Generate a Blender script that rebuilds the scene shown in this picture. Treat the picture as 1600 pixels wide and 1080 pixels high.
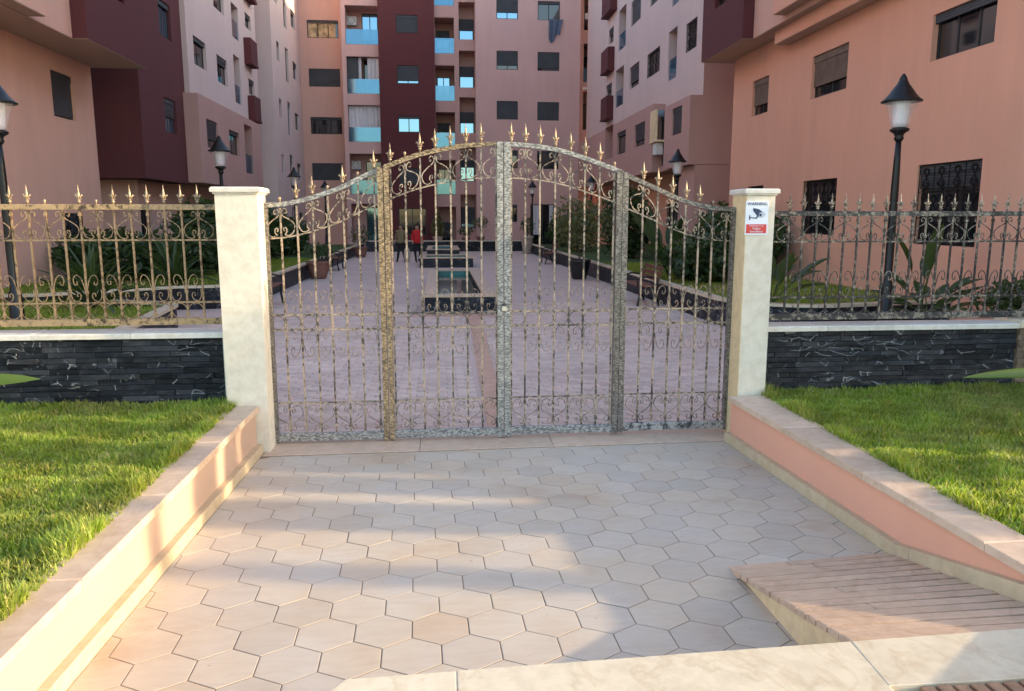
import bpy, math, random
import numpy as np
from mathutils import Vector, Matrix
random.seed(7); RNG = np.random.default_rng(7)
for o in list(bpy.data.objects): bpy.data.objects.remove(o)
S = bpy.context.scene; COL = S.collection
PI = math.pi; R = math.radians
# ------------------------------------------------------------------ camera
# survey camera: focal 1205 px of 1600, eye 1.95 m, courtyard axis = +Y, metres
F, EYE = 1205.0, 1.95
_d = np.array([687-800, 340-540, F]); _d /= np.linalg.norm(_d)
_n = np.cross(np.array([-800, -200, F]), np.array([800, -200, F])); _n /= np.linalg.norm(_n)
if _n[1] > 0: _n = -_n
_x = np.cross(_d, _n); _x /= np.linalg.norm(_x)
if _x[0] < 0: _x = -_x
RW = np.array([_x, _d, _n])
def at(px, py, X=None, Y=None, Z=None):
    """point of a real plane (X, Y or Z given) measured in the photograph"""
    r = RW @ np.array([px-800, py-540, F])
    t = X/r[0] if X is not None else (Y/r[1] if Y is not None else (Z-EYE)/r[2])
    return Vector((r[0]*t, r[1]*t, r[2]*t+EYE))
cd = bpy.data.cameras.new('camera'); cam = bpy.data.objects.new('camera', cd); COL.objects.link(cam)
cd.sensor_width = 36; cd.lens = 36*F/1600; cd.clip_end = 600; cd.clip_start = 0.05
m = Matrix.Identity(4)
for i in range(3):
    m[i][0] = RW[i, 0]; m[i][1] = -RW[i, 1]; m[i][2] = -RW[i, 2]
m[2][3] = EYE
cam.matrix_world = m; S.camera = cam
# ------------------------------------------------------------------ light
SUN_EL, SUN_AZ = R(11.4), R(-9.0)          # azimuth measured from +X towards +Y
W = bpy.data.worlds.new('World'); S.world = W; W.use_nodes = True
nt = W.node_tree; nt.nodes.clear()
sky = nt.nodes.new('ShaderNodeTexSky'); sky.sky_type = 'NISHITA'; sky.sun_disc = False
sky.sun_elevation = SUN_EL; sky.sun_rotation = PI/2 - SUN_AZ
sky.air_density = 1.0; sky.dust_density = 1.3; sky.ozone_density = 0.9
bg = nt.nodes.new('ShaderNodeBackground'); bg.inputs['Strength'].default_value = 0.15
wo = nt.nodes.new('ShaderNodeOutputWorld')
nt.links.new(sky.outputs[0], bg.inputs[0]); nt.links.new(bg.outputs[0], wo.inputs[0])
sl = bpy.data.lights.new('sun', 'SUN'); sl.energy = 2.0; sl.angle = R(0.8); sl.color = (1.0, 0.80, 0.50)
so = bpy.data.objects.new('sun', sl); COL.objects.link(so)
sd = Vector((math.cos(SUN_EL)*math.cos(SUN_AZ), math.cos(SUN_EL)*math.sin(SUN_AZ), math.sin(SUN_EL)))
so.rotation_euler = sd.to_track_quat('Z', 'Y').to_euler(); so.location = (20, -5, 20)
vs = S.view_settings; vs.view_transform = 'Standard'; vs.look = 'None'; vs.exposure = 2.15; vs.gamma = 1; vs.use_curve_mapping = False
S.render.engine = 'CYCLES'
# ------------------------------------------------------------------ mesh builder and things
class MB:
    def __init__(s): s.v = []; s.f = []
    def add(s, vs, fs):
        n = len(s.v); s.v += [tuple(v) for v in vs]; s.f += [tuple(i+n for i in f) for f in fs]
    def quad(s, a, b, c, d): s.add([a, b, c, d], [(0, 1, 2, 3)])
    def box(s, a, b):
        x0, y0, z0 = a; x1, y1, z1 = b
        s.add([(x0,y0,z0),(x1,y0,z0),(x1,y1,z0),(x0,y1,z0),(x0,y0,z1),(x1,y0,z1),(x1,y1,z1),(x0,y1,z1)],
              [(3,2,1,0),(4,5,6,7),(0,1,5,4),(1,2,6,5),(2,3,7,6),(3,0,4,7)])
    def bbox(s, a, b, bev=0.01):
        """box with bevelled upper edges and vertical edges kept (cheap chamfer)"""
        x0, y0, z0 = a; x1, y1, z1 = b; e = min(bev, (x1-x0)/3, (y1-y0)/3, (z1-z0)/3)
        rings = [(z0, 0), (z1-e, 0), (z1, e)]
        vs = []
        for z, i in rings: vs += [(x0+i,y0+i,z),(x1-i,y0+i,z),(x1-i,y1-i,z),(x0+i,y1-i,z)]
        fs = [(3,2,1,0), (8,9,10,11)]
        for k in (0, 4):
            for j in range(4): fs.append((k+j, k+(j+1)%4, k+4+(j+1)%4, k+4+j))
        s.add(vs, fs)
    def prism(s, poly, z0, z1, bev=0.0, drop=0.0):
        """polygon (CCW xy) extruded; z0,z1 numbers or functions of x,y"""
        f0 = z0 if callable(z0) else (lambda x, y: z0); f1 = z1 if callable(z1) else (lambda x, y: z1)
        n = len(poly); cx = sum(p[0] for p in poly)/n; cy = sum(p[1] for p in poly)/n
        vs = [(x, y, f0(x, y)) for x, y in poly] + [(x, y, f1(x, y)-drop) for x, y in poly]
        fs = [tuple(reversed(range(n)))]
        for j in range(n): fs.append((j, (j+1)%n, n+(j+1)%n, n+j))
        if bev > 0:
            for x, y in poly:
                d = math.hypot(cx-x, cy-y) or 1; k = min(bev/d, .4)
                X, Y = x+(cx-x)*k, y+(cy-y)*k; vs.append((X, Y, f1(X, Y)))
            for j in range(n): fs.append((n+j, n+(j+1)%n, 2*n+(j+1)%n, 2*n+j))
            fs.append(tuple(range(2*n, 3*n)))
        else: fs.append(tuple(range(n, 2*n)))
        s.add(vs, fs)
    def tube(s, pts, r, sides=6, cap=True, flat=1.0, up=None):
        pts = [Vector(p) for p in pts]; n = len(pts); rr = r if isinstance(r, (list, tuple)) else [r]*n
        base = len(s.v); U = Vector(up) if up else None
        prev = None
        for i, p in enumerate(pts):
            t = (pts[min(i+1, n-1)]-pts[max(i-1, 0)]).normalized()
            if U is not None: a = U
            else:
                a = prev if prev is not None else (Vector((0, 0, 1)) if abs(t.z) < .9 else Vector((1, 0, 0)))
            b = t.cross(a); b = b.normalized() if b.length > 1e-6 else Vector((1, 0, 0)); a2 = b.cross(t).normalized()
            prev = a2
            for k in range(sides):
                an = 2*PI*(k+.5)/sides
                s.v.append(tuple(p + (b*math.cos(an) + a2*math.sin(an)*flat)*rr[i]))
        for i in range(n-1):
            for k in range(sides):
                q = base+i*sides; s.f.append((q+k, q+(k+1)%sides, q+sides+(k+1)%sides, q+sides+k))
        if cap:
            s.f.append(tuple(base+k for k in reversed(range(sides)))); s.f.append(tuple(base+(n-1)*sides+k for k in range(sides)))
    def lathe(s, prof, c=(0, 0, 0), sides=12, sq=1.0):
        base = len(s.v)
        for r, z in prof:
            for k in range(sides):
                a = 2*PI*(k+.5)/sides; s.v.append((c[0]+r*math.cos(a), c[1]+r*math.sin(a)*sq, c[2]+z))
        n = len(prof)
        for i in range(n-1):
            for k in range(sides):
                q = base+i*sides; s.f.append((q+k, q+(k+1)%sides, q+sides+(k+1)%sides, q+sides+k))
        s.f.append(tuple(base+k for k in reversed(range(sides)))); s.f.append(tuple(base+(n-1)*sides+k for k in range(sides)))
    def mesh(s, name, mat, smooth=False, off=(0, 0, 0)):
        me = bpy.data.meshes.new(name)
        vs = s.v if not any(off) else [(v[0]-off[0], v[1]-off[1], v[2]-off[2]) for v in s.v]
        me.from_pydata(vs, [], s.f); me.update()
        if mat: me.materials.append(mat)
        if smooth: me.polygons.foreach_set('use_smooth', [True]*len(me.polygons))
        return me
    def build(s, name, mat, parent=None, smooth=False, at=None):
        """world-space vertices -> object under parent (parents are never rotated while building)"""
        off = worldloc(parent) if parent else Vector((0, 0, 0))
        o = bpy.data.objects.new(name, s.mesh(name, mat, smooth, off)); COL.objects.link(o)
        if parent: o.parent = parent
        return o
def worldloc(o):
    v = Vector((0, 0, 0))
    while o: v += o.location; o = o.parent
    return v
def tag(o, label=None, cat=None, group=None, kind=None):
    if label: o['label'] = label
    if cat: o['category'] = cat
    if group: o['group'] = group
    if kind: o['kind'] = kind
    return o
def thing(name, label, cat, loc=(0, 0, 0), rz=0, group=None):
    o = bpy.data.objects.new(name, None); COL.objects.link(o); o.location = loc; o.rotation_euler = (0, 0, rz)
    o.empty_display_size = .2
    return tag(o, label, cat, group)
def inst(name, me, parent, loc, rot=(0, 0, 0), sc=None):
    o = bpy.data.objects.new(name, me); COL.objects.link(o); o.parent = parent; o.location = loc; o.rotation_euler = rot
    if sc: o.scale = sc
    return o
def copy_tree(o, parent=None):
    c = o.copy(); COL.objects.link(c)
    if parent: c.parent = parent
    for ch in list(o.children): copy_tree(ch, c)
    return c
# ------------------------------------------------------------------ materials
MATS = {}
class NT:
    def __init__(s, name):
        s.m = bpy.data.materials.new(name); s.m.use_nodes = True; s.t = s.m.node_tree; s.t.nodes.clear()
        s.out = s.n('ShaderNodeOutputMaterial'); s.b = s.n('ShaderNodeBsdfPrincipled'); s.l(s.b.outputs[0], s.out.inputs[0])
        s.tc = s.n('ShaderNodeTexCoord'); MATS[name] = s.m
    def n(s, t, **k):
        x = s.t.nodes.new(t)
        for a, b in k.items(): setattr(x, a, b)
        return x
    def l(s, a, b): s.t.links.new(a, b)
    def set(s, **k):
        for a, b in k.items(): s.b.inputs[a.replace('_', ' ')].default_value = b
    def coord(s, scale=(1, 1, 1), kind='Object'):
        mp = s.n('ShaderNodeMapping'); mp.inputs['Scale'].default_value = scale; s.l(s.tc.outputs[kind], mp.inputs[0]); return mp.outputs[0]
    def pos(s, scale=(1, 1, 1)):
        g = s.n('ShaderNodeNewGeometry'); mp = s.n('ShaderNodeMapping'); mp.inputs['Scale'].default_value = scale
        s.l(g.outputs['Position'], mp.inputs[0]); return mp.outputs[0]
    def noise(s, co, scale, detail=4, rough=.55, dist=0):
        x = s.n('ShaderNodeTexNoise'); x.inputs['Scale'].default_value = scale; x.inputs['Detail'].default_value = detail
        x.inputs['Roughness'].default_value = rough; x.inputs['Distortion'].default_value = dist; s.l(co, x.inputs['Vector']); return x.outputs['Fac']
    def ramp(s, fac, stops):
        x = s.n('ShaderNodeValToRGB'); e = x.color_ramp.elements
        while len(e) < len(stops): e.new(.5)
        for i, (p, c) in enumerate(stops):
            e[i].position = p; e[i].color = (*c, 1) if len(c) == 3 else c
        s.l(fac, x.inputs[0]); return x.outputs[0]
    def mix(s, f, a, b, mode='MIX'):
        x = s.n('ShaderNodeMix', data_type='RGBA', blend_type=mode)
        for sock, v in ((x.inputs[0], f), (x.inputs[6], a), (x.inputs[7], b)):
            if hasattr(v, 'links') or hasattr(v, 'node'): s.l(v, sock)
            elif isinstance(v, (tuple, list)): sock.default_value = (*v, 1) if len(v) == 3 else v
            else: sock.default_value = v
        return x.outputs[2]
    def math(s, op, a, b=0.0):
        x = s.n('ShaderNodeMath', operation=op)
        for i, v in enumerate((a, b)):
            if hasattr(v, 'node'): s.l(v, x.inputs[i])
            else: x.inputs[i].default_value = v
        return x.outputs[0]
    def bump(s, h, strength=.3, dist=.01):
        x = s.n('ShaderNodeBump'); x.inputs['Strength'].default_value = strength; x.inputs['Distance'].default_value = dist
        s.l(h, x.inputs['Height']); s.l(x.outputs[0], s.b.inputs['Normal'])
    def color(s, c): s.l(c, s.b.inputs['Base Color'])
def sc(c, k): return tuple(min(1, x*k) for x in c)
def plaster(name, c, var=.10, rough=.9, grain=60):
    t = NT(name); p = t.pos(); a = t.noise(p, .35, 5); b = t.noise(t.pos((1.5, 1.5, .25)), 1.6, 4); g = t.noise(p, grain, 3)
    k = t.mix(.5, a, b)
    col = t.ramp(k, [(.3, sc(c, 1-var*.7)), (.5, c), (.72, sc(c, 1+var*.7))])
    t.color(col); t.set(Roughness=rough); t.bump(g, .25, .004); return t.m
def simple(name, c, rough=.6, metal=0.0, var=.12, scale=8, bump=0, spec=.5):
    t = NT(name); a = t.noise(t.pos(), scale, 4)
    t.color(t.ramp(a, [(.3, sc(c, 1-var)), (.7, sc(c, 1+var))])); t.set(Roughness=rough, Metallic=metal, Specular_IOR_Level=spec)
    if bump: t.bump(a, bump, .01)
    return t.m
M = {}
M['salmon'] = plaster('salmon_plaster', (.66, .38, .30))
M['salmon_bounce'] = plaster('salmon_plaster_bounce', (.735, .37, .26))  # same salmon paint, coloured warmer for sunlight bounced onto the right side
M['pale'] = plaster('pale_pink_plaster', (.62, .47, .44))
M['rose'] = plaster('rose_plaster', (.49, .285, .25))
M['pink'] = plaster('pink_plaster', (.60, .37, .335))
M['maroon'] = plaster('maroon_plaster', (.105, .026, .028))
M['peach'] = plaster('peach_plaster', (.47, .325, .25))
M['frame'] = simple('dark_aluminium', (.018, .017, .018), .4)
M['curtain'] = simple('curtain_cloth', (.62, .60, .62), .9, var=.08)
M['beige_curtain'] = simple('beige_cloth', (.5, .36, .2), .9, var=.5, scale=5)
M['blue_cloth'] = simple('grey_blue_cloth', (.09, .11, .16), .9, var=.4, scale=30)
M['white'] = simple('white_paint', (.75, .74, .72), .5)
M['cream'] = simple('cream_metal', (.78, .62, .38), .5)
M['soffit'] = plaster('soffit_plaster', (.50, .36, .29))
M['black'] = simple('black_iron', (.012, .012, .013), .38, .3)
M['wood'] = simple('bench_wood', (.16, .055, .03), .55, var=.35, scale=25)
M['bark'] = simple('bark', (.10, .07, .045), .9, var=.4, scale=30, bump=.4)
M['soil'] = simple('soil', (.07, .05, .03), 1, var=.4, scale=12)
M['pot'] = simple('terracotta', (.25, .12, .09), .8, var=.3)
M['pale_pot'] = simple('pale_pot', (.42, .34, .28), .8, var=.2)
M['gold_lock'] = simple('padlock_brass', (.72, .66, .52), .35, .4)
M['red'] = simple('red_shirt', (.55, .02, .02), .8)
M['skin'] = simple('skin', (.40, .22, .15), .6)
M['darkcloth'] = simple('dark_trousers', (.012, .012, .016), .9)
M['khaki'] = simple('khaki_shirt', (.22, .17, .10), .9)
M['bag'] = simple('pale_bag', (.45, .40, .33), .8)
M['dark'] = simple('dark_room', (.006, .005, .005), .9)
def glassmat(name, c, rough=.04):
    t = NT(name); a = t.noise(t.pos(), .8, 2); t.set(Base_Color=(*c, 1), Roughness=rough, Specular_IOR_Level=.9, IOR=1.6); t.bump(a, .02, .01); return t.m
M['glass'] = glassmat('dark_window_glass', (.012, .014, .017))
def tinted():
    t = NT('tinted_balcony_glass'); t.set(Base_Color=(.13, .30, .44, 1), Roughness=.05, Metallic=.75, Alpha=.72); return t.m
M['tint'] = tinted()
def mirror():
    t = NT('reflective_blue_glass'); t.set(Base_Color=(.24, .42, .56, 1), Roughness=.05, Metallic=.85); return t.m
M['mirror'] = mirror()
def shutter_mat():
    t = NT('roller_shutter'); p = t.pos(); w = t.n('ShaderNodeTexWave', wave_type='BANDS', bands_direction='Z'); w.inputs['Scale'].default_value = 6.5
    t.l(p, w.inputs['Vector']); a = t.noise(p, 2, 3)
    t.color(t.ramp(a, [(.3, (.035, .036, .042)), (.7, (.055, .056, .062))])); t.set(Roughness=.55); t.bump(w.outputs['Fac'], .6, .01); return t.m
M['shutter'] = shutter_mat()
M['shutter_b'] = simple('brown_roller_shutter', (.15, .10, .075), .6, var=.25, scale=6)
def patina(name, dark, light, thr, s=1.0):
    """black iron rubbed over with gold or silver paint, worn in streaks"""
    t = NT(name); p = t.pos((1, 1, 1)); a = t.noise(p, 28*s, 4, .6); b = t.noise(p, 3.0, 3); c = t.noise(t.pos((1, 1, .25)), 160*s, 2)
    k = t.math('ADD', t.math('MULTIPLY', a, .55), t.math('ADD', t.math('MULTIPLY', b, .35), t.math('MULTIPLY', c, .22)))
    f = t.ramp(k, [(thr-.05, (0, 0, 0)), (thr+.05, (1, 1, 1))])
    tint = t.mix(t.noise(p, 7, 2), light, sc(light, .65))
    t.color(t.mix(f, dark, tint)); t.l(t.mix(f, (.5,)*3, (.42,)*3), t.b.inputs['Roughness'])
    t.l(t.math('MULTIPLY', f, .2), t.b.inputs['Metallic'])
    t.bump(a, .7, .006); return t.m
M['iron_gold'] = patina('iron_rubbed_gold', (.06, .036, .018), (.55, .36, .19), .515)
M['iron_pale'] = patina('iron_rubbed_pale_gold', (.035, .030, .026), (.54, .42, .31), .55)
M['iron_grey'] = patina('iron_rubbed_silver', (.040, .040, .040), (.55, .52, .48), .52)
M['iron_dark'] = patina('iron_worn_black', (.020, .020, .022), (.36, .31, .25), .60)
M['iron_fence_sun_tint'] = patina('fence_bronze_sun_tint', (.12, .065, .03), (.50, .32, .18), .53)  # lighter gold in the colour stands for sunlight on the left fence
M['finial'] = patina('finial_gold', (.10, .055, .025), (.47, .34, .22), .48)
def hammered(name, dark, light):
    t = NT(name); p = t.pos((1, 1, 2.6)); v = t.n('ShaderNodeTexVoronoi'); v.inputs['Scale'].default_value = 38; t.l(p, v.inputs['Vector'])
    a = t.noise(t.pos(), 30, 4, .65); k = t.math('ADD', t.math('MULTIPLY', v.outputs['Distance'], .6), t.math('MULTIPLY', a, .6))
    f = t.ramp(k, [(.36, (1, 1, 1)), (.56, (.42, .42, .42)), (.74, (.05, .05, .05))])
    t.color(t.mix(f, dark, light)); t.set(Roughness=.42); t.l(t.math('MULTIPLY', f, .25), t.b.inputs['Metallic']); t.bump(k, -.9, .012); return t.m
M['iron_scroll'] = patina('iron_scroll_brown', (.045, .034, .028), (.40, .30, .225), .53)
M['ham_gold'] = hammered('hammered_gold', (.085, .058, .034), (.58, .42, .24))
M['ham_silver'] = hammered('hammered_silver', (.11, .108, .105), (.56, .54, .50))
M['ham_dark'] = hammered('hammered_dark', (.055, .048, .042), (.36, .315, .27))
def marble(name, c, vein, rough=.45, island=True, var=.10):
    t = NT(name); p = t.pos(); a = t.noise(p, 2.2, 6, .6, 1.2); b = t.noise(p, 14, 5, .6)
    oi = t.n('ShaderNodeObjectInfo'); r = oi.outputs['Random']
    base = t.mix(r, sc(c, 1-var), sc(c, 1+var))
    f = t.ramp(a, [(.46, (0, 0, 0)), (.5, (1, 1, 1)), (.54, (0, 0, 0))])
    col = t.mix(t.math('MULTIPLY', f, .35), base, vein)
    sp = t.ramp(b, [(.35, (.88, .86, .84)), (.6, (1, 1, 1))])
    t.color(t.mix(1.0, col, sp, 'MULTIPLY')); t.set(Roughness=rough); t.bump(b, .12, .004); return t.m
M['cream_marble'] = marble('cream_marble', (.66, .565, .43), (.48, .34, .20))
M['pillar'] = marble('pillar_stone', (.69, .64, .545), (.63, .575, .48), .6, var=.02)
M['cream_slab'] = marble('yellow_cream_slab', (.78, .60, .36), (.7, .5, .28), .5, var=.02)
M['skirt'] = marble('skirting_stone', (.58, .46, .31), (.5, .36, .2), .5, var=.04)
M['coping'] = marble('pinkish_coping_stone', (.62, .46, .35), (.45, .30, .20), .5)
M['white_trim'] = marble('white_trim_stone', (.70, .66, .60), (.55, .5, .42), .5)
M['ramp'] = marble('ramp_stone', (.60, .42, .30), (.40, .24, .16), .6, var=.07)
def tilemat():
    t = NT('hexagon_tile'); p = t.pos(); oi = t.n('ShaderNodeObjectInfo'); r = oi.outputs['Random']
    c = t.ramp(r, [(0, (.50, .435, .375)), (.35, (.54, .47, .405)), (.7, (.57, .495, .42)), (.95, (.56, .475, .39)), (1, (.54, .435, .345))])
    st = t.ramp(t.noise(p, 1.1, 5, .6), [(.42, (1, 1, 1)), (.58, (.98, .93, .86)), (.72, (.84, .70, .60))])
    vn = t.ramp(t.noise(t.pos((1, 4, 1)), 5, 5, .65, .8), [(.35, (.93, .91, .90)), (.6, (1, 1, 1))])
    # dirt specks and scuffs
    sp = t.ramp(t.noise(p, 23, 3, .5), [(.70, (1, 1, 1)), (.78, (.72, .66, .6))])
    col = t.mix(1.0, t.mix(1.0, t.mix(1.0, c, st, 'MULTIPLY'), vn, 'MULTIPLY'), sp, 'MULTIPLY')
    t.color(col); t.set(Roughness=.58); t.bump(t.noise(p, 40, 4), .08, .003); return t.m
M['tile'] = tilemat()
M['grout'] = simple('grout', (.25, .18, .13), .95, var=.25, scale=6)
def slate():
    t = NT('black_veined_slate'); p = t.pos(); oi = t.n('ShaderNodeObjectInfo'); r = oi.outputs['Random']
    base = t.ramp(r, [(0, (.005, .006, .010)), (.7, (.010, .012, .019)), (1, (.022, .026, .036))])
    d = t.n('ShaderNodeTexNoise'); d.inputs['Scale'].default_value = 4; t.l(p, d.inputs['Vector'])
    w = t.n('ShaderNodeVectorMath', operation='MULTIPLY_ADD'); t.l(d.outputs['Color'], w.inputs[0]); w.inputs[1].default_value = (.16, .16, .16)
    t.l(t.pos((1, 1, 1.6)), w.inputs[2])
    off = t.n('ShaderNodeVectorMath', operation='ADD'); t.l(w.outputs[0], off.inputs[0])
    cx = t.n('ShaderNodeCombineXYZ'); t.l(t.math('MULTIPLY', r, 37.0), cx.inputs[0]); t.l(t.math('MULTIPLY', r, 11.0), cx.inputs[2]); t.l(cx.outputs[0], off.inputs[1])
    v = t.n('ShaderNodeTexVoronoi', feature='DISTANCE_TO_EDGE'); v.inputs['Scale'].default_value = 5.5; t.l(off.outputs[0], v.inputs['Vector'])
    f = t.ramp(v.outputs['Distance'], [(.0, (1, 1, 1)), (.012, (.5, .5, .5)), (.028, (0, 0, 0))])
    mk = t.ramp(t.noise(off.outputs[0], 3.1, 3), [(.52, (0, 0, 0)), (.62, (1, 1, 1))])
    bl = t.ramp(t.noise(off.outputs[0], 9, 4, .6), [(.645, (0, 0, 0)), (.70, (.9, .9, .9))])
    fm = t.math('MAXIMUM', t.math('MULTIPLY', f, mk), t.math('MULTIPLY', bl, .55))
    smear = t.ramp(t.noise(off.outputs[0], 2.0, 5, .7), [(.45, (0, 0, 0)), (.8, (.055, .055, .06))])
    t.color(t.mix(fm, t.mix(1.0, base, smear, 'ADD'), (.36, .36, .38))); t.set(Roughness=.45, Specular_IOR_Level=.22)
    t.bump(t.noise(p, 26, 5, .65), .8, .012); return t.m
M['slate'] = slate()
def leafmat(name, a, b, trans=.35, rough=.5):
    t = NT(name); g = t.n('ShaderNodeNewGeometry'); c = t.ramp(g.outputs['Random Per Island'], [(0, a), (1, b)])
    n = t.noise(t.pos(), 3.0, 3); c2 = t.mix(n, c, sc(a, .7)); t.color(c2); t.set(Roughness=rough)
    tr = t.n('ShaderNodeBsdfTranslucent'); t.l(t.mix(1.0, c, (1.25, 1.3, .6), 'MULTIPLY'), tr.inputs[0]); mx = t.n('ShaderNodeMixShader'); mx.inputs[0].default_value = trans
    t.l(t.b.outputs[0], mx.inputs[1]); t.l(tr.outputs[0], mx.inputs[2]); t.l(mx.outputs[0], t.out.inputs[0]); return t.m
M['leaf'] = leafmat('dark_leaf', (.035, .065, .025), (.10, .16, .05), .3)
M['leaf2'] = leafmat('mid_leaf', (.045, .075, .02), (.10, .14, .045), .3)
M['leaf3'] = leafmat('bright_leaf', (.10, .17, .025), (.17, .25, .05), .4, .4)
M['olive'] = leafmat('olive_leaf', (.13, .14, .06), (.24, .22, .10), .3)
def grassmat(name, a, b, dry):
    t = NT(name); g = t.n('ShaderNodeNewGeometry'); c = t.ramp(g.outputs['Random Per Island'], [(0, a), (.86, b), (.94, dry), (1, dry)])
    n = t.ramp(t.noise(t.pos(), 2.1, 4, .6), [(.38, (1, 1, 1)), (.62, (.72, .66, .6))])
    pt = t.ramp(t.noise(t.pos(), .9, 3), [(.50, (0, 0, 0)), (.70, (.55, .55, .55))])
    c = t.mix(pt, t.mix(1.0, c, n, 'MULTIPLY'), sc(dry, .75)); t.color(c); t.set(Roughness=.5)
    tr = t.n('ShaderNodeBsdfTranslucent'); t.l(t.mix(1.0, c, (1.2, 1.3, .5), 'MULTIPLY'), tr.inputs[0]); mx = t.n('ShaderNodeMixShader'); mx.inputs[0].default_value = .45
    t.l(t.b.outputs[0], mx.inputs[1]); t.l(tr.outputs[0], mx.inputs[2]); t.l(mx.outputs[0], t.out.inputs[0]); return t.m
M['grass'] = grassmat('lawn_grass', (.24, .34, .045), (.40, .50, .08), (.52, .43, .20))
M['lawn'] = simple('lawn_thatch', (.12, .115, .04), 1, var=.5, scale=9, bump=.5)
M['lawn2'] = simple('courtyard_lawn', (.045, .085, .018), 1, var=.5, scale=7, bump=.6)
M['water'] = glassmat('pool_water', (.012, .075, .075), .08)
M['pooltile'] = simple('teal_pool_tile', (.03, .16, .16), .4, var=.3, scale=14)
def paver():
    t = NT('courtyard_paver'); p = t.pos(); g = t.n('ShaderNodeNewGeometry'); oi = t.n('ShaderNodeObjectInfo')
    r = t.math('FRACT', t.math('ADD', g.outputs['Random Per Island'], oi.outputs['Random']))
    c = t.ramp(r, [(0, (.56, .435, .385)), (.5, (.66, .52, .46)), (1, (.72, .575, .51))]); n = t.ramp(t.noise(p, .8, 5), [(.35, (.88, .86, .86)), (.65, (1, 1, 1))])
    t.color(t.mix(1.0, c, n, 'MULTIPLY')); t.set(Roughness=.75); t.bump(t.noise(p, 60, 3), .2, .004); return t.m
M['paver'] = paver()
def pavefield():
    t = NT('courtyard_paving_far'); p = t.pos(); b = t.n('ShaderNodeTexBrick'); b.inputs['Scale'].default_value = 4.5
    b.inputs['Color1'].default_value = (.67, .53, .475, 1); b.inputs['Color2'].default_value = (.62, .485, .44, 1); b.inputs['Mortar'].default_value = (.48, .37, .33, 1)
    b.inputs['Mortar Size'].default_value = .02; t.l(p, b.inputs['Vector']); n = t.ramp(t.noise(p, .6, 5), [(.35, (.88, .86, .86)), (.65, (1, 1, 1))])
    t.color(t.mix(1.0, b.outputs[0], n, 'MULTIPLY')); t.set(Roughness=.75); return t.m
M['pavefar'] = pavefield()
M['strip'] = simple('salmon_paving_strip', (.55, .34, .25), .7, var=.15, scale=5)
M['brown_brick'] = simple('brown_ribbed_brick', (.36, .20, .12), .8, var=.25, scale=12)
M['street'] = simple('street_ground', (.32, .28, .23), .9, var=.2, scale=2)
M['lampglass'] = glassmat('milky_lamp_glass', (.78, .74, .76), .25)
def clearglass():
    t = NT('clear_lamp_glass'); t.set(Base_Color=(.9, .88, .9, 1), Roughness=.05, Alpha=.22); return t.m
M['clear'] = clearglass()
M['sign_white'] = simple('sign_white', (.72, .76, .86), .5, var=.02)
M['sign_red'] = simple('sign_red', (.62, .05, .045), .5, var=.03)
M['sign_navy'] = simple('sign_navy', (.015, .035, .10), .5, var=.03)
M['sign_grey'] = simple('sign_grey', (.45, .52, .62), .5, var=.03)
M['hill'] = simple('ground_soil', (.22, .18, .13), 1, var=.2, scale=1)
# ------------------------------------------------------------------ ground and setting
def struct(name, mb, mat, smooth=False): return tag(mb.build(name, mat, None, smooth), kind='structure')
g = MB(); g.quad((-250, -250, -.06), (250, -250, -.06), (250, 400, -.06), (-250, 400, -.06)); struct('ground', g, M['hill'])
ZD = lambda x, y: .0136*(6.38-y)             # the driveway falls gently towards the gate
LX, RX = -1.50, 2.50                          # faces of the skirtings beside the driveway
def lx(y): return -1.497 - .014*(6.45-y)
def rx(y): return 2.47 + .030*(6.45-y)
# driveway bed + individual hexagon tiles
bed = MB(); yA, yB = 1.5, 6.42
bed.quad((lx(yA)-.05, yA, ZD(0, yA)+.0012), (rx(yA)+.1, yA, ZD(0, yA)+.0012), (rx(yB)+.05, yB, ZD(0, yB)+.0012), (lx(yB)-.05, yB, ZD(0, yB)+.0012))
drive = struct('driveway', bed, M['grout'])
def clip(poly, a, b):                         # keep left of a->b
    out = []
    side = lambda p: (b[0]-a[0])*(p[1]-a[1]) - (b[1]-a[1])*(p[0]-a[0])
    for i, p in enumerate(poly):
        q = poly[(i+1) % len(poly)]; sp, sq = side(p), side(q)
        if sp >= 0: out.append(p)
        if sp*sq < 0:
            t = sp/(sp-sq); out.append((p[0]+(q[0]-p[0])*t, p[1]+(q[1]-p[1])*t))
    return out
O = np.array([.422, 6.380]); U = np.array([.2643, .00705]); V = np.array([-.00718, .26494])
quadD = [(lx(2.1)+.004, 2.1), (rx(2.1)-.004, 2.1), (rx(6.33)-.004, 6.36), (lx(6.33)+.004, 6.27)]
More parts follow.
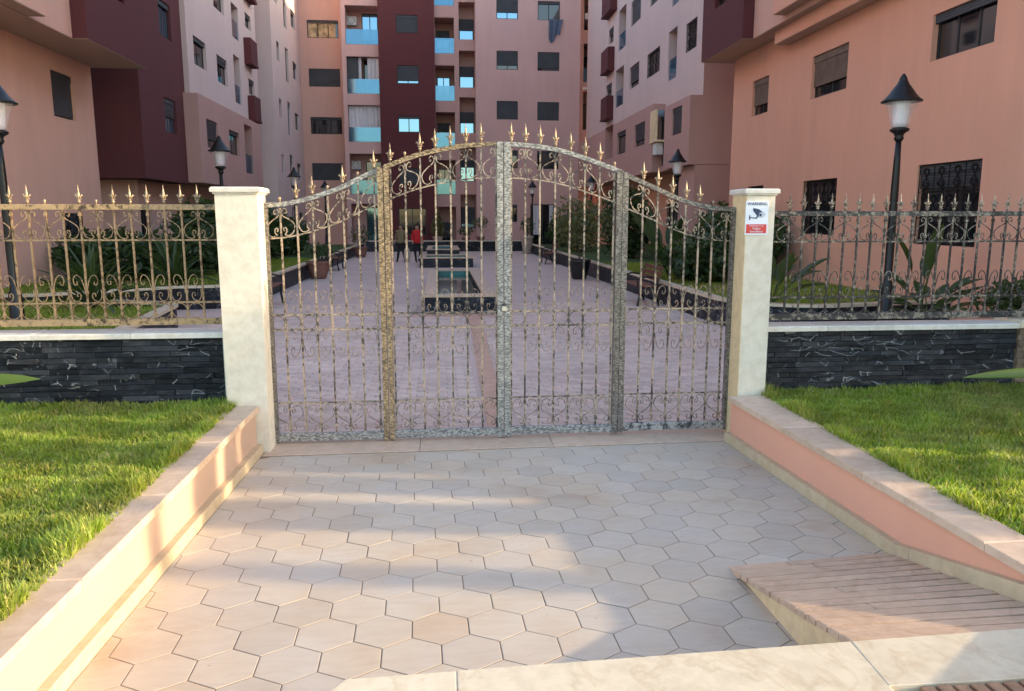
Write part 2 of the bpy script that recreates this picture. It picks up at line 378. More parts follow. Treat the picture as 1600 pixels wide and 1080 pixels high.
for r_ in range(-2, 18):
    for k in range(-22, 10):
        c = O + (k+.5+r_/2)*U - r_*.8660254*V
        if c[1] < 2.05 or c[1] > 6.7 or c[0] < -1.9 or c[0] > 2.9: continue
        hx = []
        for (a, b) in ((.5, -.288675), (.5, .288675), (0, .57735), (-.5, .288675), (-.5, -.288675), (0, -.57735)):
            p = c + (a*U + b*V)*(1-.022); hx.append((p[0], p[1]))
        for i in range(4): hx = clip(hx, quadD[i], quadD[(i+1) % 4])
        if len(hx) < 3: continue
        ar = abs(sum(hx[i][0]*hx[(i+1)%len(hx)][1]-hx[(i+1)%len(hx)][0]*hx[i][1] for i in range(len(hx))))/2
        if ar < .0025: continue
        # tiles under the ramp are left out
        if (c[0] > 1.75 and c[1] < 3.55) or (c[0] > -.35 and c[1] < 2.5): continue
        j = random.gauss(0, .0005); tx = random.gauss(0, .0015); ty = random.gauss(0, .0015); cx, cy = c
        mb = MB(); mb.prism(hx, lambda x, y: ZD(x, y)-.02, lambda x, y: ZD(x, y)+.0035+j+(x-cx)*tx+(y-cy)*ty, bev=.003, drop=.0006)
        mb.build('paving_tile', M['tile'], drive)
# threshold strip of cream slabs under the gate
xs = [-1.49, -.2, .95, 2.60]
for i in range(3):
    mb = MB(); mb.prism([(xs[i]+.002, 6.29+.02*(xs[i]+1.47)+.01), (xs[i+1]-.002, 6.29+.02*(xs[i+1]+1.47)+.01), (xs[i+1]-.002, 6.85), (xs[i]+.002, 6.85)], -.05, .010, .006, .003)
    mb.build('threshold_slab', M['coping'], drive)
# courtyard floor and pavers
cf = MB(); cf.quad((-16, 6.84, -.012), (16, 6.84, -.012), (16, 60, -.012), (-16, 60, -.012)); court = struct('courtyard_floor', cf, M['pavefar'])
def zig(mb, x, y, w, h, z):
    e = .018; k = .012
    a = [(x, y), (x+w*.25, y+k), (x+w*.5, y), (x+w*.75, y-k), (x+w, y), (x+w+k, y+h*.5), (x+w, y+h), (x+w*.75, y+h-k), (x+w*.5, y+h), (x+w*.25, y+h+k), (x, y+h), (x+k, y+h*.5)]
    mb.prism(a, z-.02, z, .006, .003)
far = MB(); n = 0; PW, PH = .225, .115
for j in range(95):
    y = 6.875 + j*PH
    for i in range(-24, 26):
        x = .5 + i*PW + (PW/2 if j % 2 else 0)
        if x < -4.4 or x > 5.0: continue
        if x < -1.75-.55*(y-6.8) or x > 2.75+.55*(y-6.8): continue
        if .40 < x+PW and x < .64: continue
        if -.55 < x+PW and x < 1.3 and y > 15.4: continue
        px = -.0006+random.gauss(0, .0012)
        if n < 300 and x > -1.7 and x < 2.6:
            mb = MB(); zig(mb, x+.005, y+.005, PW-.010, PH-.010, .002+px); mb.build('paver', M['paver'], court); n += 1
        else: zig(far, x+.004, y+.004, PW-.008, PH-.008, .002+px)
o = far.build('paver', M['paver'], court); o['kind'] = 'stuff'
mb = MB(); mb.prism([(.42, 6.87), (.62, 6.87), (.78, 15.35), (.55, 15.35)], -.02, .005, .004); mb.build('paving_strip', M['strip'], court)
mb = MB(); mb.prism([(-.6, 15.36), (1.4, 15.25), (1.4, 15.55), (-.6, 15.66)], -.02, .006, .004); mb.build('paving_strip', M['strip'], court)
# pavement slab edge in front (the step down to the driveway)
ZS = .326
pav = MB(); pav.box((-.62, -9, ZS-.5), (12, 2.20, ZS-.03)); pav.box((-9, -9, ZS-.5), (-.62, 1.5, ZS-.03)); pave = struct('pavement', pav, M['street'])
def edgeY(x): return 2.578 + .036*x
def slab(x0, x1, y0, mat, name='paving_slab', kx0=0., kx1=0.):
    mb = MB(); p = [(x0-kx0, y0), (x1-kx1, y0), (x1, edgeY(x1)), (x0, edgeY(x0))]
    mb.prism(p, ZS-.16, ZS+random.uniform(-.0012, .0012), .005, .002); mb.build(name, mat, pave)
slab(-.36, .035, 2.205, M['cream_marble'], kx0=.25); slab(.037, 1.5645, 2.205, M['cream_marble'], kx1=.02); slab(1.5665, 2.361, 2.345, M['cream_marble'], kx0=.02); slab(2.3635, 3.6, 2.345, M['cream_marble'])
for i in range(0, 5):
    mb = MB(); mb.prism([(i*.62+.003, 1.5), (i*.62+.617, 1.5), (i*.62+.617, 2.2), (i*.62+.003, 2.2)], ZS-.05, ZS-.001, .008, .004)
    mb.build('paving_slab', M['cream_marble'], pave)
for i in range(32):                              # ribbed drain bricks at the right
    x = 1.66 + i*.062
    mb = MB(); mb.prism([(x, 2.23), (x+.046, 2.23), (x+.046, 2.338), (x, 2.338)], ZS-.06, ZS-.002+random.uniform(-.002, .002), .006, .004); mb.build('drain_brick', M['brown_brick'], pave)
mb = MB(); mb.prism([(.95, edgeY(.95)+.003), (1.555, edgeY(1.55)+.003), (1.555, 2.888), (.95, 2.875)], .0, .165, .01, .005); mb.build('step', M['cream_marble'], pave)
# ramp of grooved slabs between pavement and driveway
RAMP = thing('ramp', 'sloping stone ramp with grooved slats between the pavement and the driveway', 'ramp', (2.0, 3.2, 0))
ra, rb = (1.565, 3.895, .041), (1.565, 2.640, ZS)
rz = lambda y: ra[2] + (rb[2]-ra[2])*(ra[1]-y)/(ra[1]-rb[1])
mb = MB(); mb.prism([(1.585, 2.65), (2.66, 2.68), (2.60, 3.99), (1.585, 3.88)], -.03, lambda x, y: max(.0, rz(y)-.035)); mb.build('side_wall', M['cream_slab'], RAMP)
NS = 14
for i in range(NS):
    y1 = ra[1] - (ra[1]-rb[1])*i/NS; y0 = ra[1] - (ra[1]-rb[1])*(i+1)/NS
    xr = lambda y: rx(y)-.004; e = random.uniform(-.004, .006); sk = .09*(1-i/NS)
    segs = [(1.565+e, xr(y0))] if i not in (0, 1, 6, 9) else [(1.565+e, 1.9+.12*(i % 3)), (1.905+.12*(i % 3), xr(y0))]
    for a, b in segs:
        t = lambda x, y: rz(y - sk*(x-1.565)) + jz
        jz = random.uniform(-.0015, .0015)
        p = [(a, y0+.004+sk*(a-1.565)), (b, y0+.004+(sk*(b-1.565))), (b, y1-.004+sk*(b-1.565)), (a, y1-.004+sk*(a-1.565))]
        mb = MB(); mb.prism(p, lambda x, y: t(x, y)-.03, t, .006, .004); mb.build('slat', M['ramp'], RAMP)
# ------------------------------------------------------------------ low side walls
ZW = .41
def side_wall(name, label, inner, outer, sgn, y0, y1, facemat, ramp_side=False):
    T = thing(name, label, 'wall', (inner(4), 4, 0))
    i0, i1 = inner(y0), inner(y1)
    w = .03*sgn
    mb = MB(); ps = [(i0-w*1.6, y0), (outer, y0), (outer, y1), (i1-w*1.6, y1)]
    if sgn < 0: ps = ps
    if sgn > 0: ps = [ps[1], ps[0], ps[3], ps[2]]
    mb.prism(ps if sgn < 0 else ps, -.05, ZW-.045); mb.build('wall', facemat, T)
    n = 5
    for k in range(n):
        ya, yb = y0+(y1-y0)*k/n+.002, y0+(y1-y0)*(k+1)/n-.002
        q = [(inner(ya)-w*.6, ya), (outer-w*.5, ya), (outer-w*.5, yb), (inner(yb)-w*.6, yb)]
        if sgn > 0: q = [q[1], q[0], q[3], q[2]]
        mb = MB(); mb.prism(q, ZW-.045, ZW, .012, .006); mb.build('coping_stone', M['coping'], T)
    n = 6
    for k in range(n):
        ya, yb = y0+(y1-y0)*k/n+.0015, y0+(y1-y0)*(k+1)/n-.0015
        if ramp_side: zt = lambda y: (rz(y)+.085 if y < 3.9 else ZD(0, y)+.085)
        else: zt = lambda y: ZD(0, y)+.085
        spl = [ya, yb] if not (ramp_side and ya < 3.9 < yb) else [ya, 3.9, yb]
        for a, b in zip(spl[:-1], spl[1:]):
            q = [(inner(a)-w*1.6, a), (inner(a), a), (inner(b), b), (inner(b)-w*1.6, b)]
            if sgn < 0: q = [q[1], q[0], q[3], q[2]]
            q2 = q if sgn > 0 else q
            area = sum(q2[i][0]*q2[(i+1) % 4][1]-q2[(i+1) % 4][0]*q2[i][1] for i in range(4))
            if area < 0: q2 = q2[::-1]
            mb = MB(); mb.prism(q2, -.04, lambda x, y: zt(y), .003, .003); mb.build('skirting_stone', M['skirt'], T)
    return T
side_wall('low_wall', 'low peach wall catching the sun, left of the hexagon driveway', lambda y: lx(y), -1.735, 1, 1.2, 6.385, M['peach'])
side_wall('low_wall', 'low wall in shade, orange from bounced light, right of the hexagon driveway beside the ramp', lambda y: rx(y), 2.82, -1, 1.2, 6.385, M['salmon_bounce'], True)  # face colour carries the warm bounce from the sunlit wall opposite
# ------------------------------------------------------------------ front lawns (soil + grass)
def grass(name, n, xs, ys, zf, hgt, label, keep=None, dens=None, mat='grass', w0=.004):
    x = RNG.uniform(xs[0], xs[1], n); y = RNG.uniform(ys[0], ys[1], n)
    if keep is not None:
        k = keep(x, y); x, y = x[k], y[k]
    n = len(x); z = zf(x, y); h = hgt(x, y)*RNG.uniform(.45, 1.25, n); a = RNG.uniform(0, 2*PI, n); ln = RNG.uniform(.15, .8, n)*h; w = w0*RNG.uniform(.6, 1.4, n)
    dx, dy = np.cos(a), np.sin(a); b = a+RNG.uniform(1.1, 2.0, n); wx, wy = np.cos(b)*w, np.sin(b)*w
    P = np.zeros((n, 5, 3))
    P[:, 0] = np.stack([x-wx, y-wy, z], 1); P[:, 1] = np.stack([x+wx, y+wy, z], 1)
    mx, my, mz = x+dx*ln*.35, y+dy*ln*.35, z+h*.62
    P[:, 2] = np.stack([mx+wx*.75, my+wy*.75, mz], 1); P[:, 3] = np.stack([mx-wx*.75, my-wy*.75, mz], 1)
    P[:, 4] = np.stack([x+dx*ln, y+dy*ln, z+h*.97], 1)
    me = bpy.data.meshes.new(name); me.vertices.add(n*5); me.vertices.foreach_set('co', P.ravel())
    idx = np.arange(n)[:, None]*5
    loops = np.concatenate([idx+np.array([0, 1, 2, 3]), idx+np.array([3, 2, 4])], 1).ravel()
    me.loops.add(n*7); me.loops.foreach_set('vertex_index', loops.astype(np.int32))
    st = np.stack([np.arange(n)*7, np.arange(n)*7+4], 1).ravel(); me.polygons.add(n*2); me.polygons.foreach_set('loop_start', st.astype(np.int32))
    me.update(calc_edges=True); me.validate(); me.materials.append(M[mat])
    o = bpy.data.objects.new(name, me); COL.objects.link(o); return tag(o, label, 'grass', kind='stuff')
ZL = .385
mb = MB(); mb.box((-9, 1.0, -.05), (-1.737, 6.62, ZL)); struct('lawn', mb, M['lawn'])
mb = MB(); mb.box((2.822, 1.0, -.05), (10, 6.62, ZL)); struct('lawn', mb, M['lawn'])
def tuft(x, y):
    s = np.sin(x*5.1+1.3*np.sin(y*3.7))*np.sin(y*4.3+1.7*np.sin(x*2.9)); t = np.sin(x*13+y*7)*np.sin(y*17-x*5)
    return np.clip(.040+.018*s+.015*t, .014, .09)
def edgeh(x, y, e): return tuft(x, y) + .06*np.exp(-np.abs(x-e)/.10)*(np.sin(y*9)+1.3)/2 + .03*np.exp(-np.abs(y-6.5)/.08)
grass('lawn_grass', 215000, (-5.6, -1.70), (2.3, 6.56), lambda x, y: ZL+0*x, lambda x, y: edgeh(x, y, -1.75), 'green lawn grass left of the driveway below the fence', keep=lambda x, y: (x > -y*.66-1.4) & (y > 2.3))
grass('lawn_grass', 190000, (2.79, 7.4), (2.6, 6.56), lambda x, y: ZL+0*x, lambda x, y: edgeh(x, y, 2.83)*np.where(y < 3.6, .6, 1.0), 'green lawn grass right of the driveway below the fence', keep=lambda x, y: (x < y*.86+1.5))
# ------------------------------------------------------------------ gate pillars
def pillar(x0, x1, label):
    T = thing('gate_pillar', label, 'pillar', ((x0+x1)/2, 6.56, 0))
    mb = MB(); mb.bbox((x0, 6.40, -.03), (x1, 6.72, 2.135), .004); mb.build('shaft', M['pillar'], T)
    mb = MB(); a, b = (x0-.029, 6.371), (x1+.029, 6.749)
    mb.box((x0-.012, 6.388, 2.135), (x1+.012, 6.732, 2.15)); mb.bbox((a[0], a[1], 2.15), (b[0], b[1], 2.19), .012); mb.build('cap', M['white_trim'], T)
    if x0 > 0:
        mb = MB(); mb.box((x0-.006, 6.402, -.03), (x0-.0005, 6.718, 2.134)); mb.build('side_slab', M['cream_slab'], T)
    return T
pillar(-1.772, -1.445, 'square cream stone gate pillar with flat cap, left of the gate')
pillar(2.585, 2.828, 'square pale stone gate pillar with flat cap and a camera sign')
# ------------------------------------------------------------------ fence base walls: trim, slate stones, coping
def base_wall(x0, x1, tx, label, ztop):
    T = thing('fence_wall', label, 'wall', ((x0+x1)/2, 6.7, 0))
    mb = MB(); mb.box((x0, 6.615, -.05), (x1, 6.80, ztop-.045)); mb.build('core', M['grout'], T)
    n = 4
    for k in range(n):
        a, b = x0+(x1-x0)*k/n+.0015, x0+(x1-x0)*(k+1)/n-.0015
        mb = MB(); mb.bbox((a, 6.555, ztop-.045), (b, 6.87, ztop), .008); mb.build('coping_stone', M['white_trim'], T)
    mb = MB()
    if tx < 0: mb.box((x1-.05, 6.57, .3), (x1, 6.613, ztop-.047))
    else: mb.box((x0, 6.57, .3), (x0+.035, 6.613, ztop-.047))
    mb.build('edge_trim', M['white_trim'], T)
    sx0, sx1 = (x0, x1-.052) if tx < 0 else (x0+.037, x1)
    h = .047; z = .33; r_ = 0
    while z < ztop-.06:
        zt = min(z+h-.002, ztop-.047); x = sx0 + random.uniform(-.25, 0)
        while x < sx1:
            w = random.choice((.16, .24, .3, .38, .46)); a, b = max(x, sx0), min(x+w-.002, sx1)
            if b-a > .02:
                d = random.uniform(0, .014); f = 6.600-d
                t = [random.uniform(-.003, .003) for _ in range(4)]
                mb = MB(); e = .003
                mb.add([(a, 6.614, z), (b, 6.614, z), (b, 6.614, zt), (a, 6.614, zt), (a, f+e, z), (b, f+e, z), (b, f+e, zt), (a, f+e, zt),
                        (a+e, f+t[0], z+e), (b-e, f+t[1], z+e), (b-e, f+t[2], zt-e), (a+e, f+t[3], zt-e)],
                       [(0, 1, 5, 4), (1, 2, 6, 5), (2, 3, 7, 6), (3, 0, 4, 7), (4, 5, 9, 8), (5, 6, 10, 9), (6, 7, 11, 10), (7, 4, 8, 11), (8, 9, 10, 11)])
                mb.build('stone', M['slate'], T)
            x += w
        z += h; r_ += 1
    return T
base_wall(-4.9, -1.775, -1, 'black veined slate wall with white coping under the left fence', 1.005)
base_wall(2.832, 5.30, 1, 'black veined slate wall with white coping under the right fence', .99)
T = thing('fence_wall', 'brown stone clad pier at the right end of the slate wall', 'pier', (5.6, 6.7, 0))
mb = MB(); mb.box((5.305, 6.60, -.05), (5.95, 6.86, .95)); mb.build('core', M['grout'], T)
mb = MB(); mb.bbox((5.29, 6.54, .95), (5.97, 6.90, 1.02), .01); mb.build('cap', M['cream_marble'], T)
M['brownstone'] = simple('brown_cladding', (.17, .12, .085), .8, var=.5, scale=14, bump=.6)
z = .33
while z < .93:
    x = 5.307
    while x < 5.94:
        w = random.choice((.12, .2, .28)); mb = MB(); mb.box((x, 6.58-random.uniform(0, .02), z), (min(x+w-.003, 5.95), 6.602, min(z+.052, .948))); mb.build('stone', M['brownstone'], T); x += w
    z += .056
# ------------------------------------------------------------------ wrought iron
GY = 6.65
def spiral(cx, cz, r0, r1, a0, a1, n=10):
    return [(cx+(r0+(r1-r0)*t/n)*math.cos(a0+(a1-a0)*t/n), cz+(r0+(r1-r0)*t/n)*math.sin(a0+(a1-a0)*t/n)) for t in range(n+1)]
def smooth(pts, n=4):
    out = []
    P = [pts[0]] + list(pts) + [pts[-1]]
    for i in range(1, len(P)-2):
        for k in range(n):
            t = k/n; a, b, c, d = P[i-1], P[i], P[i+1], P[i+2]
            out.append(tuple(.5*((2*b[j])+(-a[j]+c[j])*t+(2*a[j]-5*b[j]+4*c[j]-d[j])*t*t+(-a[j]+3*b[j]-3*c[j]+d[j])*t**3) for j in range(len(b))))
    out.append(tuple(pts[-1])); return out
def scroll_mesh(name, curves, mat, r=.0043):
    mb = MB()
    for c in curves: mb.tube([(x, 0, z) for x, z in c], r, 4, True, up=(0, 1, 0))
    return mb.mesh(name, mat)
def onion(w, h, top=True):
    """onion-shaped pair of scrolls centred on a bar: cell half width w, height h, origin at the lower rail"""
    half = [( .30*w, .20*h), (.24*w, .14*h), (.15*w, .19*h), (.16*w, .28*h), (.28*w, .31*h), (.42*w, .23*h), (.40*w, .09*h), (.55*w, .03*h), (.80*w, .10*h), (.95*w, .28*h), (.88*w, .43*h), (.55*w, .58*h), (.22*w, .68*h), (.10*w, .76*h)]
    curl = [(.10*w, .76*h), (.12*w, .88*h), (.28*w, .95*h), (.42*w, .88*h), (.38*w, .78*h), (.28*w, .82*h)]
    half[0:7] = [(.27*w, .20*h), (.20*w, .22*h), (.22*w, .30*h), (.36*w, .29*h), (.40*w, .17*h), (.28*w, .08*h), (.45*w, .035*h)]
    cs = [smooth(half, 4)] + ([smooth(curl, 4)] if top else [])
    return cs + [[(-x, z) for x, z in c] for c in cs]
def lily(w, h):
    """cup scroll rising from the rail beside a bar, curling outward at the top, with a small curl at the foot"""
    a = [(.06*w, .30*h), (.12*w, .55*h), (.30*w, .85*h), (.58*w, .95*h), (.78*w, .80*h), (.70*w, .62*h), (.54*w, .64*h), (.56*w, .74*h)]
    b = [(.95*w, .45*h), (.97*w, .22*h), (.80*w, .05*h), (.52*w, .06*h), (.36*w, .20*h), (.44*w, .33*h), (.58*w, .28*h), (.55*w, .20*h)]
    cs = [smooth(a, 4), smooth(b, 4)]
    return cs + [[(-x, z) for x, z in c] for c in cs]
def flip(cs, h): return [[(x, h-z) for x, z in c] for c in cs]
def ringc(r): return [[(r*math.cos(2*PI*k/16), r+r*math.sin(2*PI*k/16)) for k in range(17)]]
def finial_mesh(mat):
    mb = MB()
    mb.lathe([(.008, 0), (.008, .018), (.015, .022), (.015, .03), (.008, .034), (.008, .048)], sides=6)
    mb.lathe([(.007, .05), (.0135, .074), (.011, .088), (.006, .125), (.0012, .163)], sides=6, sq=.55)
    for s in (-1, 1):
        mb.tube([(0, 0, .052), (s*.011, 0, .058), (s*.020, 0, .072), (s*.024, 0, .085), (s*.030, 0, .080), (s*.029, 0, .069)], [.005, .006, .006, .005, .004, .003], 5)
        mb.tube([(0, 0, .05), (s*.012, 0, .042), (s*.02, 0, .05)], [.005, .006, .003], 4)
    mb.tube([(0, -.004, .052), (0, -.016, .066), (0, -.016, .084)], [.005, .006, .003], 4)
    return mb.mesh('finial', mat, True)
FIN = finial_mesh(M['finial']); FIN_D = finial_mesh(M['iron_pale'])
def knob_mesh(mat):
    mb = MB(); mb.lathe([(.007, 0), (.007, .02), (.012, .028), (.012, .036), (.005, .044)], sides=6); return mb.mesh('knob', mat, True)
KNOB = knob_mesh(M['finial'])
def bar_mesh(h, mat, r=.0072):
    mb = MB(); mb.box((-r, -r, 0), (r, r, h)); return mb.mesh('bar', mat)
def collar_mesh(mat):
    mb = MB(); mb.box((-.012, -.012, -.012), (.012, .012, .012)); return mb.mesh('collar', mat)
def fence(name, label, bars, x0, x1, zt, zl, zr, zb, mats, fin, knobs, nofin=()):
    iron, ham = mats; Y = 6.715
    T = thing(name, label, 'fence', ((x0+x1)/2, Y, zb))
    L = worldloc(T); w = (bars[1]-bars[0])
    mb = MB(); mb.bbox((x0, Y-.02, zt-.022), (x1, Y+.02, zt+.022), .006); mb.build('top_rail', ham, T)
    mb = MB(); mb.bbox((x0, Y-.02, zb-.03), (x1, Y+.02, zb+.025), .006); mb.build('bottom_rail', ham, T)
    for z in (zl, zr):
        mb = MB(); mb.box((x0, Y-.011, z-.007), (x1, Y+.011, z+.007)); mb.build('cross_rail', iron, T)
    mb = MB(); e = x1-.012 if bars[0] < -1 else x0+.012; mb.box((e-.012, Y-.014, zb-.06), (e+.012, Y+.014, zt)); mb.build('end_post', iron, T)
    bm = bar_mesh(zt-zb, iron); cm = collar_mesh(iron)
    on = scroll_mesh('scroll', onion(w*.93, zt-zl-.03), iron); li = scroll_mesh('scroll', lily(w*.93, .24), iron); rg = scroll_mesh('ring', ringc((zr-zb-.035)/2), iron)
    for i, x in enumerate(bars):
        inst('bar', bm, T, Vector((x, Y+.0, zb))-L)
        if i % 2 == 0:
            inst('scroll', on, T, Vector((x, Y-.009, zl+.006))-L); inst('collar', cm, T, Vector((x, Y, zl+.045))-L)
        else:
            inst('collar', cm, T, Vector((x, Y, zt-.06))-L); inst('scroll', li, T, Vector((x, Y-.009, zr+.005))-L); inst('collar', cm, T, Vector((x, Y, zr+.09))-L)
        inst('ring', rg, T, Vector((x+w/2, Y, zb+.028))-L)
        if i in nofin: continue
        inst('knob' if i in knobs else 'finial', KNOB if i in knobs else fin, T, Vector((x, Y, zt+.018))-L, (0, 0, random.uniform(-.25, .25)))
    return T
Lb = [at(p, 380, Y=6.715)[0] for p in (312.5, 287, 261.3, 235, 208.8, 182.3, 155.8, 129.3, 102.4, 75.7, 49.5, 22)]
dl = (Lb[0]-Lb[-1])/11; Lb = [Lb[0]-dl*i for i in range(19)]
fence('metal_fence', 'sunlit bronze iron fence with scrolls and spear finials left of the gate', Lb[::-1], Lb[-1]-.1, -1.776, 2.035, 1.76, 1.245, 1.085, (M['iron_fence_sun_tint'], M['iron_fence_sun_tint']), FIN, (), ()) if False else None
def lf():
    bars = Lb
    iron = M['iron_fence_sun_tint']; 
    return fence('metal_fence', 'sunlit bronze iron fence with scrolls and spear finials left of the gate', bars, bars[-1]-.1, -1.776, 2.035, 1.765, 1.245, 1.085, (iron, M['iron_gold']), FIN, (6, 9), (8,))
lf()
Rb0 = at(1120+335/3, 370, Y=6.715)[0]; Rb1 = at(1120+1410/3, 370, Y=6.715)[0]; dr = (Rb1-Rb0)/17
fence('metal_fence', 'black iron fence with scrolls and spear finials right of the gate', [Rb0+dr*i for i in range(26)], 2.835, Rb0+dr*26, 1.985, 1.735, 1.235, 1.06, (M['iron_dark'], M['iron_dark']), FIN_D, (), ())
# --- gate
def gz(x): return .026+.0062*(x+1.46)        # the gate foot rises slightly to the right
def crop(pts, ox): return [at(x/3.81+ox, y/3.81+200, Y=GY) for x, y in pts]
ARCH = [(-1.44, 2.050)] + [(p[0], p[2]) for p in crop([(150, 455), (240, 440), (335, 415), (430, 385), (520, 350), (615, 300), (730, 248), (800, 220), (890, 185), (980, 155), (1070, 135), (1160, 118), (1250, 105), (1340, 98), (1450, 96)], 400)] + \
       [(p[0], p[2]) for p in crop([(150, 99), (230, 103), (320, 112), (400, 126), (500, 152), (590, 182), (670, 211), (770, 249), (840, 285), (920, 320), (1010, 360), (1090, 400), (1170, 432), (1260, 460), (1345, 476), (1440, 484)], 760)]
ax = [p[0] for p in ARCH]; az = [p[1] for p in ARCH]
def arch(x): return float(np.interp(x, ax, az))
def panel(name, label, bx, xa, xb, stiles, mats, knobs, nofin=(), cat='gate'):
    """bx bar positions; stiles: list of (x0,x1,material) hammered posts; xa,xb extent"""
    iron, ham, railm = mats; scm = M['iron_scroll']
    T = thing(name, label, cat, ((xa+xb)/2, GY, 0)); L = worldloc(T); w = (bx[-1]-bx[0])/(len(bx)-1)
    zf = gz((xa+xb)/2); zb = zf+.075; zq = zf+.335; z1 = zf+.975; z2 = zf+1.105
    pts = [(x, GY, arch(x)) for x in np.linspace(xa, xb, 15)]
    mb = MB(); mb.tube(pts, .026, 4, True, up=(0, 1, 0)); mb.build('top_rail', ham, T)
    mb = MB(); mb.tube([(p[0], p[1], p[2]-.275) for p in pts], .0085, 4, True, up=(0, 1, 0)); mb.build('lattice_rail', iron, T)
    mb = MB(); mb.bbox((xa, GY-.022, zf), (xb, GY+.022, zf+.068), .006); mb.build('bottom_rail', railm, T)
    for z in (zq, z1, z2):
        mb = MB(); mb.box((xa, GY-.010, z-.006), (xb, GY+.010, z+.006)); mb.build('cross_rail', iron, T)
    for (a, b, mt) in stiles:
        mb = MB(); zt = arch((a+b)/2); mb.bbox((a, GY-.03, zf-.012), (b, GY+.03, zt+.02), .012); mb.build('post', mt, T)
    cm = collar_mesh(iron)
    oc = onion(w*.93, .245); ol = scroll_mesh('scroll', flip(onion(w*.93, .24), .245), scm)
    lu = scroll_mesh('scroll', lily(w*.93, .21), scm, .0038); ld = scroll_mesh('scroll', flip(lily(w*.93, .24), .24), scm, .0038); rg = scroll_mesh('ring', ringc(.058), scm)
    n = len(bx)
    for i, x in enumerate(bx):
        t = arch(x); inst('bar', bar_mesh(t-.03-zb+.01, iron), T, Vector((x, GY, zb-.01))-L)
        edge = i in (0, n-1)
        slope = (arch(x+.05)-arch(x-.05))/.1
        if i % 2 == 1:
            mb = MB()
            for c in oc: mb.tube([(a, 0, b+slope*a) for a, b in c], .0055, 4, True, up=(0, 1, 0))
            inst('scroll', mb.mesh('scroll', iron), T, Vector((x, GY-.010, t-.275+.006))-L)
            inst('scroll', ol, T, Vector((x, GY-.010, zb+.004))-L); inst('collar', cm, T, Vector((x, GY, zq-.05))-L)
        elif not edge:
            inst('scroll', lu, T, Vector((x, GY-.010, z2+.004))-L); inst('scroll', ld, T, Vector((x, GY-.010, z1-.244))-L)
            inst('collar', cm, T, Vector((x, GY, z2+.07))-L); inst('collar', cm, T, Vector((x, GY, zb+.06))-L)
        if i < n-1: inst('ring', rg, T, Vector(((x+bx[i+1])/2, GY, z1+.006))-L)
        if i in nofin: continue
        inst('knob' if i in knobs else 'finial', KNOB if i in knobs else FIN, T, Vector((x, GY, t+.018))-L, (0, 0, random.uniform(-.3, .3)))
    return T
X_ = lambda px, ox: at(px/3.81+ox, 480, Y=GY)[0]
b1 = [X_(q, 400) for q in (75, 172, 268, 362, 452, 541, 630, 724)]
b2 = [X_(q, 400) for q in (820, 905, 993, 1080, 1168, 1258, 1345, 1432)]
b3 = [X_(q, 760) for q in (148, 230, 315, 403, 490, 575, 660, 745)]
b4 = [X_(q, 760) for q in (825, 915, 1000, 1085, 1165, 1245, 1325, 1405)]
xp = lambda px: at(px, 480, Y=GY)[0]
panel('gate_wing', 'outer left iron gate panel with rising top rail beside the cream pillar', b1, -1.44, xp(599), [(-1.445, -1.42, M['ham_dark']), (xp(595), xp(603.6), M['ham_gold'])], (M['iron_pale'], M['ham_silver'], M['ham_silver']), (1, 4, 6), (0,))
panel('gate_leaf', 'left middle iron gate leaf with tall arched top and gold post', b2, xp(605), xp(786), [(xp(604.9), xp(612.5), M['ham_gold']), (xp(777), xp(786.2), M['ham_silver'])], (M['iron_pale'], M['ham_gold'], M['ham_silver']), (1,), (7,))
panel('gate_leaf', 'right middle iron gate leaf with arched top and silver meeting post', b3, xp(787), xp(968), [(xp(787.6), xp(797.5), M['ham_silver']), (xp(959), xp(967.5), M['ham_dark'])], (M['iron_pale'], M['ham_silver'], M['ham_silver']), (7,), ())
panel('gate_wing', 'outer right iron gate panel with falling top rail beside the sign pillar', b4, xp(968.4), 2.575, [(xp(968.2), xp(976.5), M['ham_dark']), (2.55, 2.578, M['ham_dark'])], (M['iron_pale'], M['ham_dark'], M['iron_grey']), (6,), (0, 7))
p = at(788, 481, Y=GY-.05); T = thing('padlock', 'small brass padlock hanging on the meeting posts of the gate', 'padlock', p)
mb = MB(); mb.bbox((p.x-.02, p.y-.012, p.z-.025), (p.x+.02, p.y+.012, p.z+.012), .005); mb.build('body', M['gold_lock'], T)
mb = MB(); mb.tube([(p.x+.012*math.cos(a), p.y, p.z+.02+.014*math.sin(a)) for a in np.linspace(-.3, PI+.3, 10)], .004, 6); mb.build('shackle', M['frame'], T)
# ------------------------------------------------------------------ camera warning sign on the right pillar
sx0, sx1, sz0, sz1, sy = at(1166.5, 330, Y=6.39)[0], at(1200, 330, Y=6.39)[0], at(1180, 365, Y=6.39)[2], at(1180, 315, Y=6.39)[2], 6.397
T = thing('warning_sign', 'white and red camera surveillance sign on the right gate pillar', 'sign', ((sx0+sx1)/2, sy, sz0))
cx = (sx0+sx1)/2; w = sx1-sx0; h = sz1-sz0
mb = MB(); mb.box((sx0-.006, sy-.004, sz0-.012), (sx1+.006, sy, sz1+.006)); mb.build('plate', M['sign_white'], T)
mb = MB(); mb.box((sx0+.004, sy-.0055, sz0+.002), (sx1-.006, sy-.004, sz0+.29*h)); mb.build('red_panel', M['sign_red'], T)
def flat(poly, d, mat, name):
    mb = MB(); q = [(sx0+a*w, sz0+b*h) for a, b in poly]; n = len(q)
    mb.add([(x, sy-.004, z) for x, z in q]+[(x, sy-.004-d, z) for x, z in q], [tuple(range(n, 2*n))]+[(j, (j+1) % n, n+(j+1) % n, n+j) for j in range(n)]); mb.build(name, mat, T)
flat([(.30, .72), (.55, .52), (.60, .50), (.66, .66), (.92, .60), (.58, .76), (.32, .80)], .002, M['sign_navy'], 'camera_symbol')
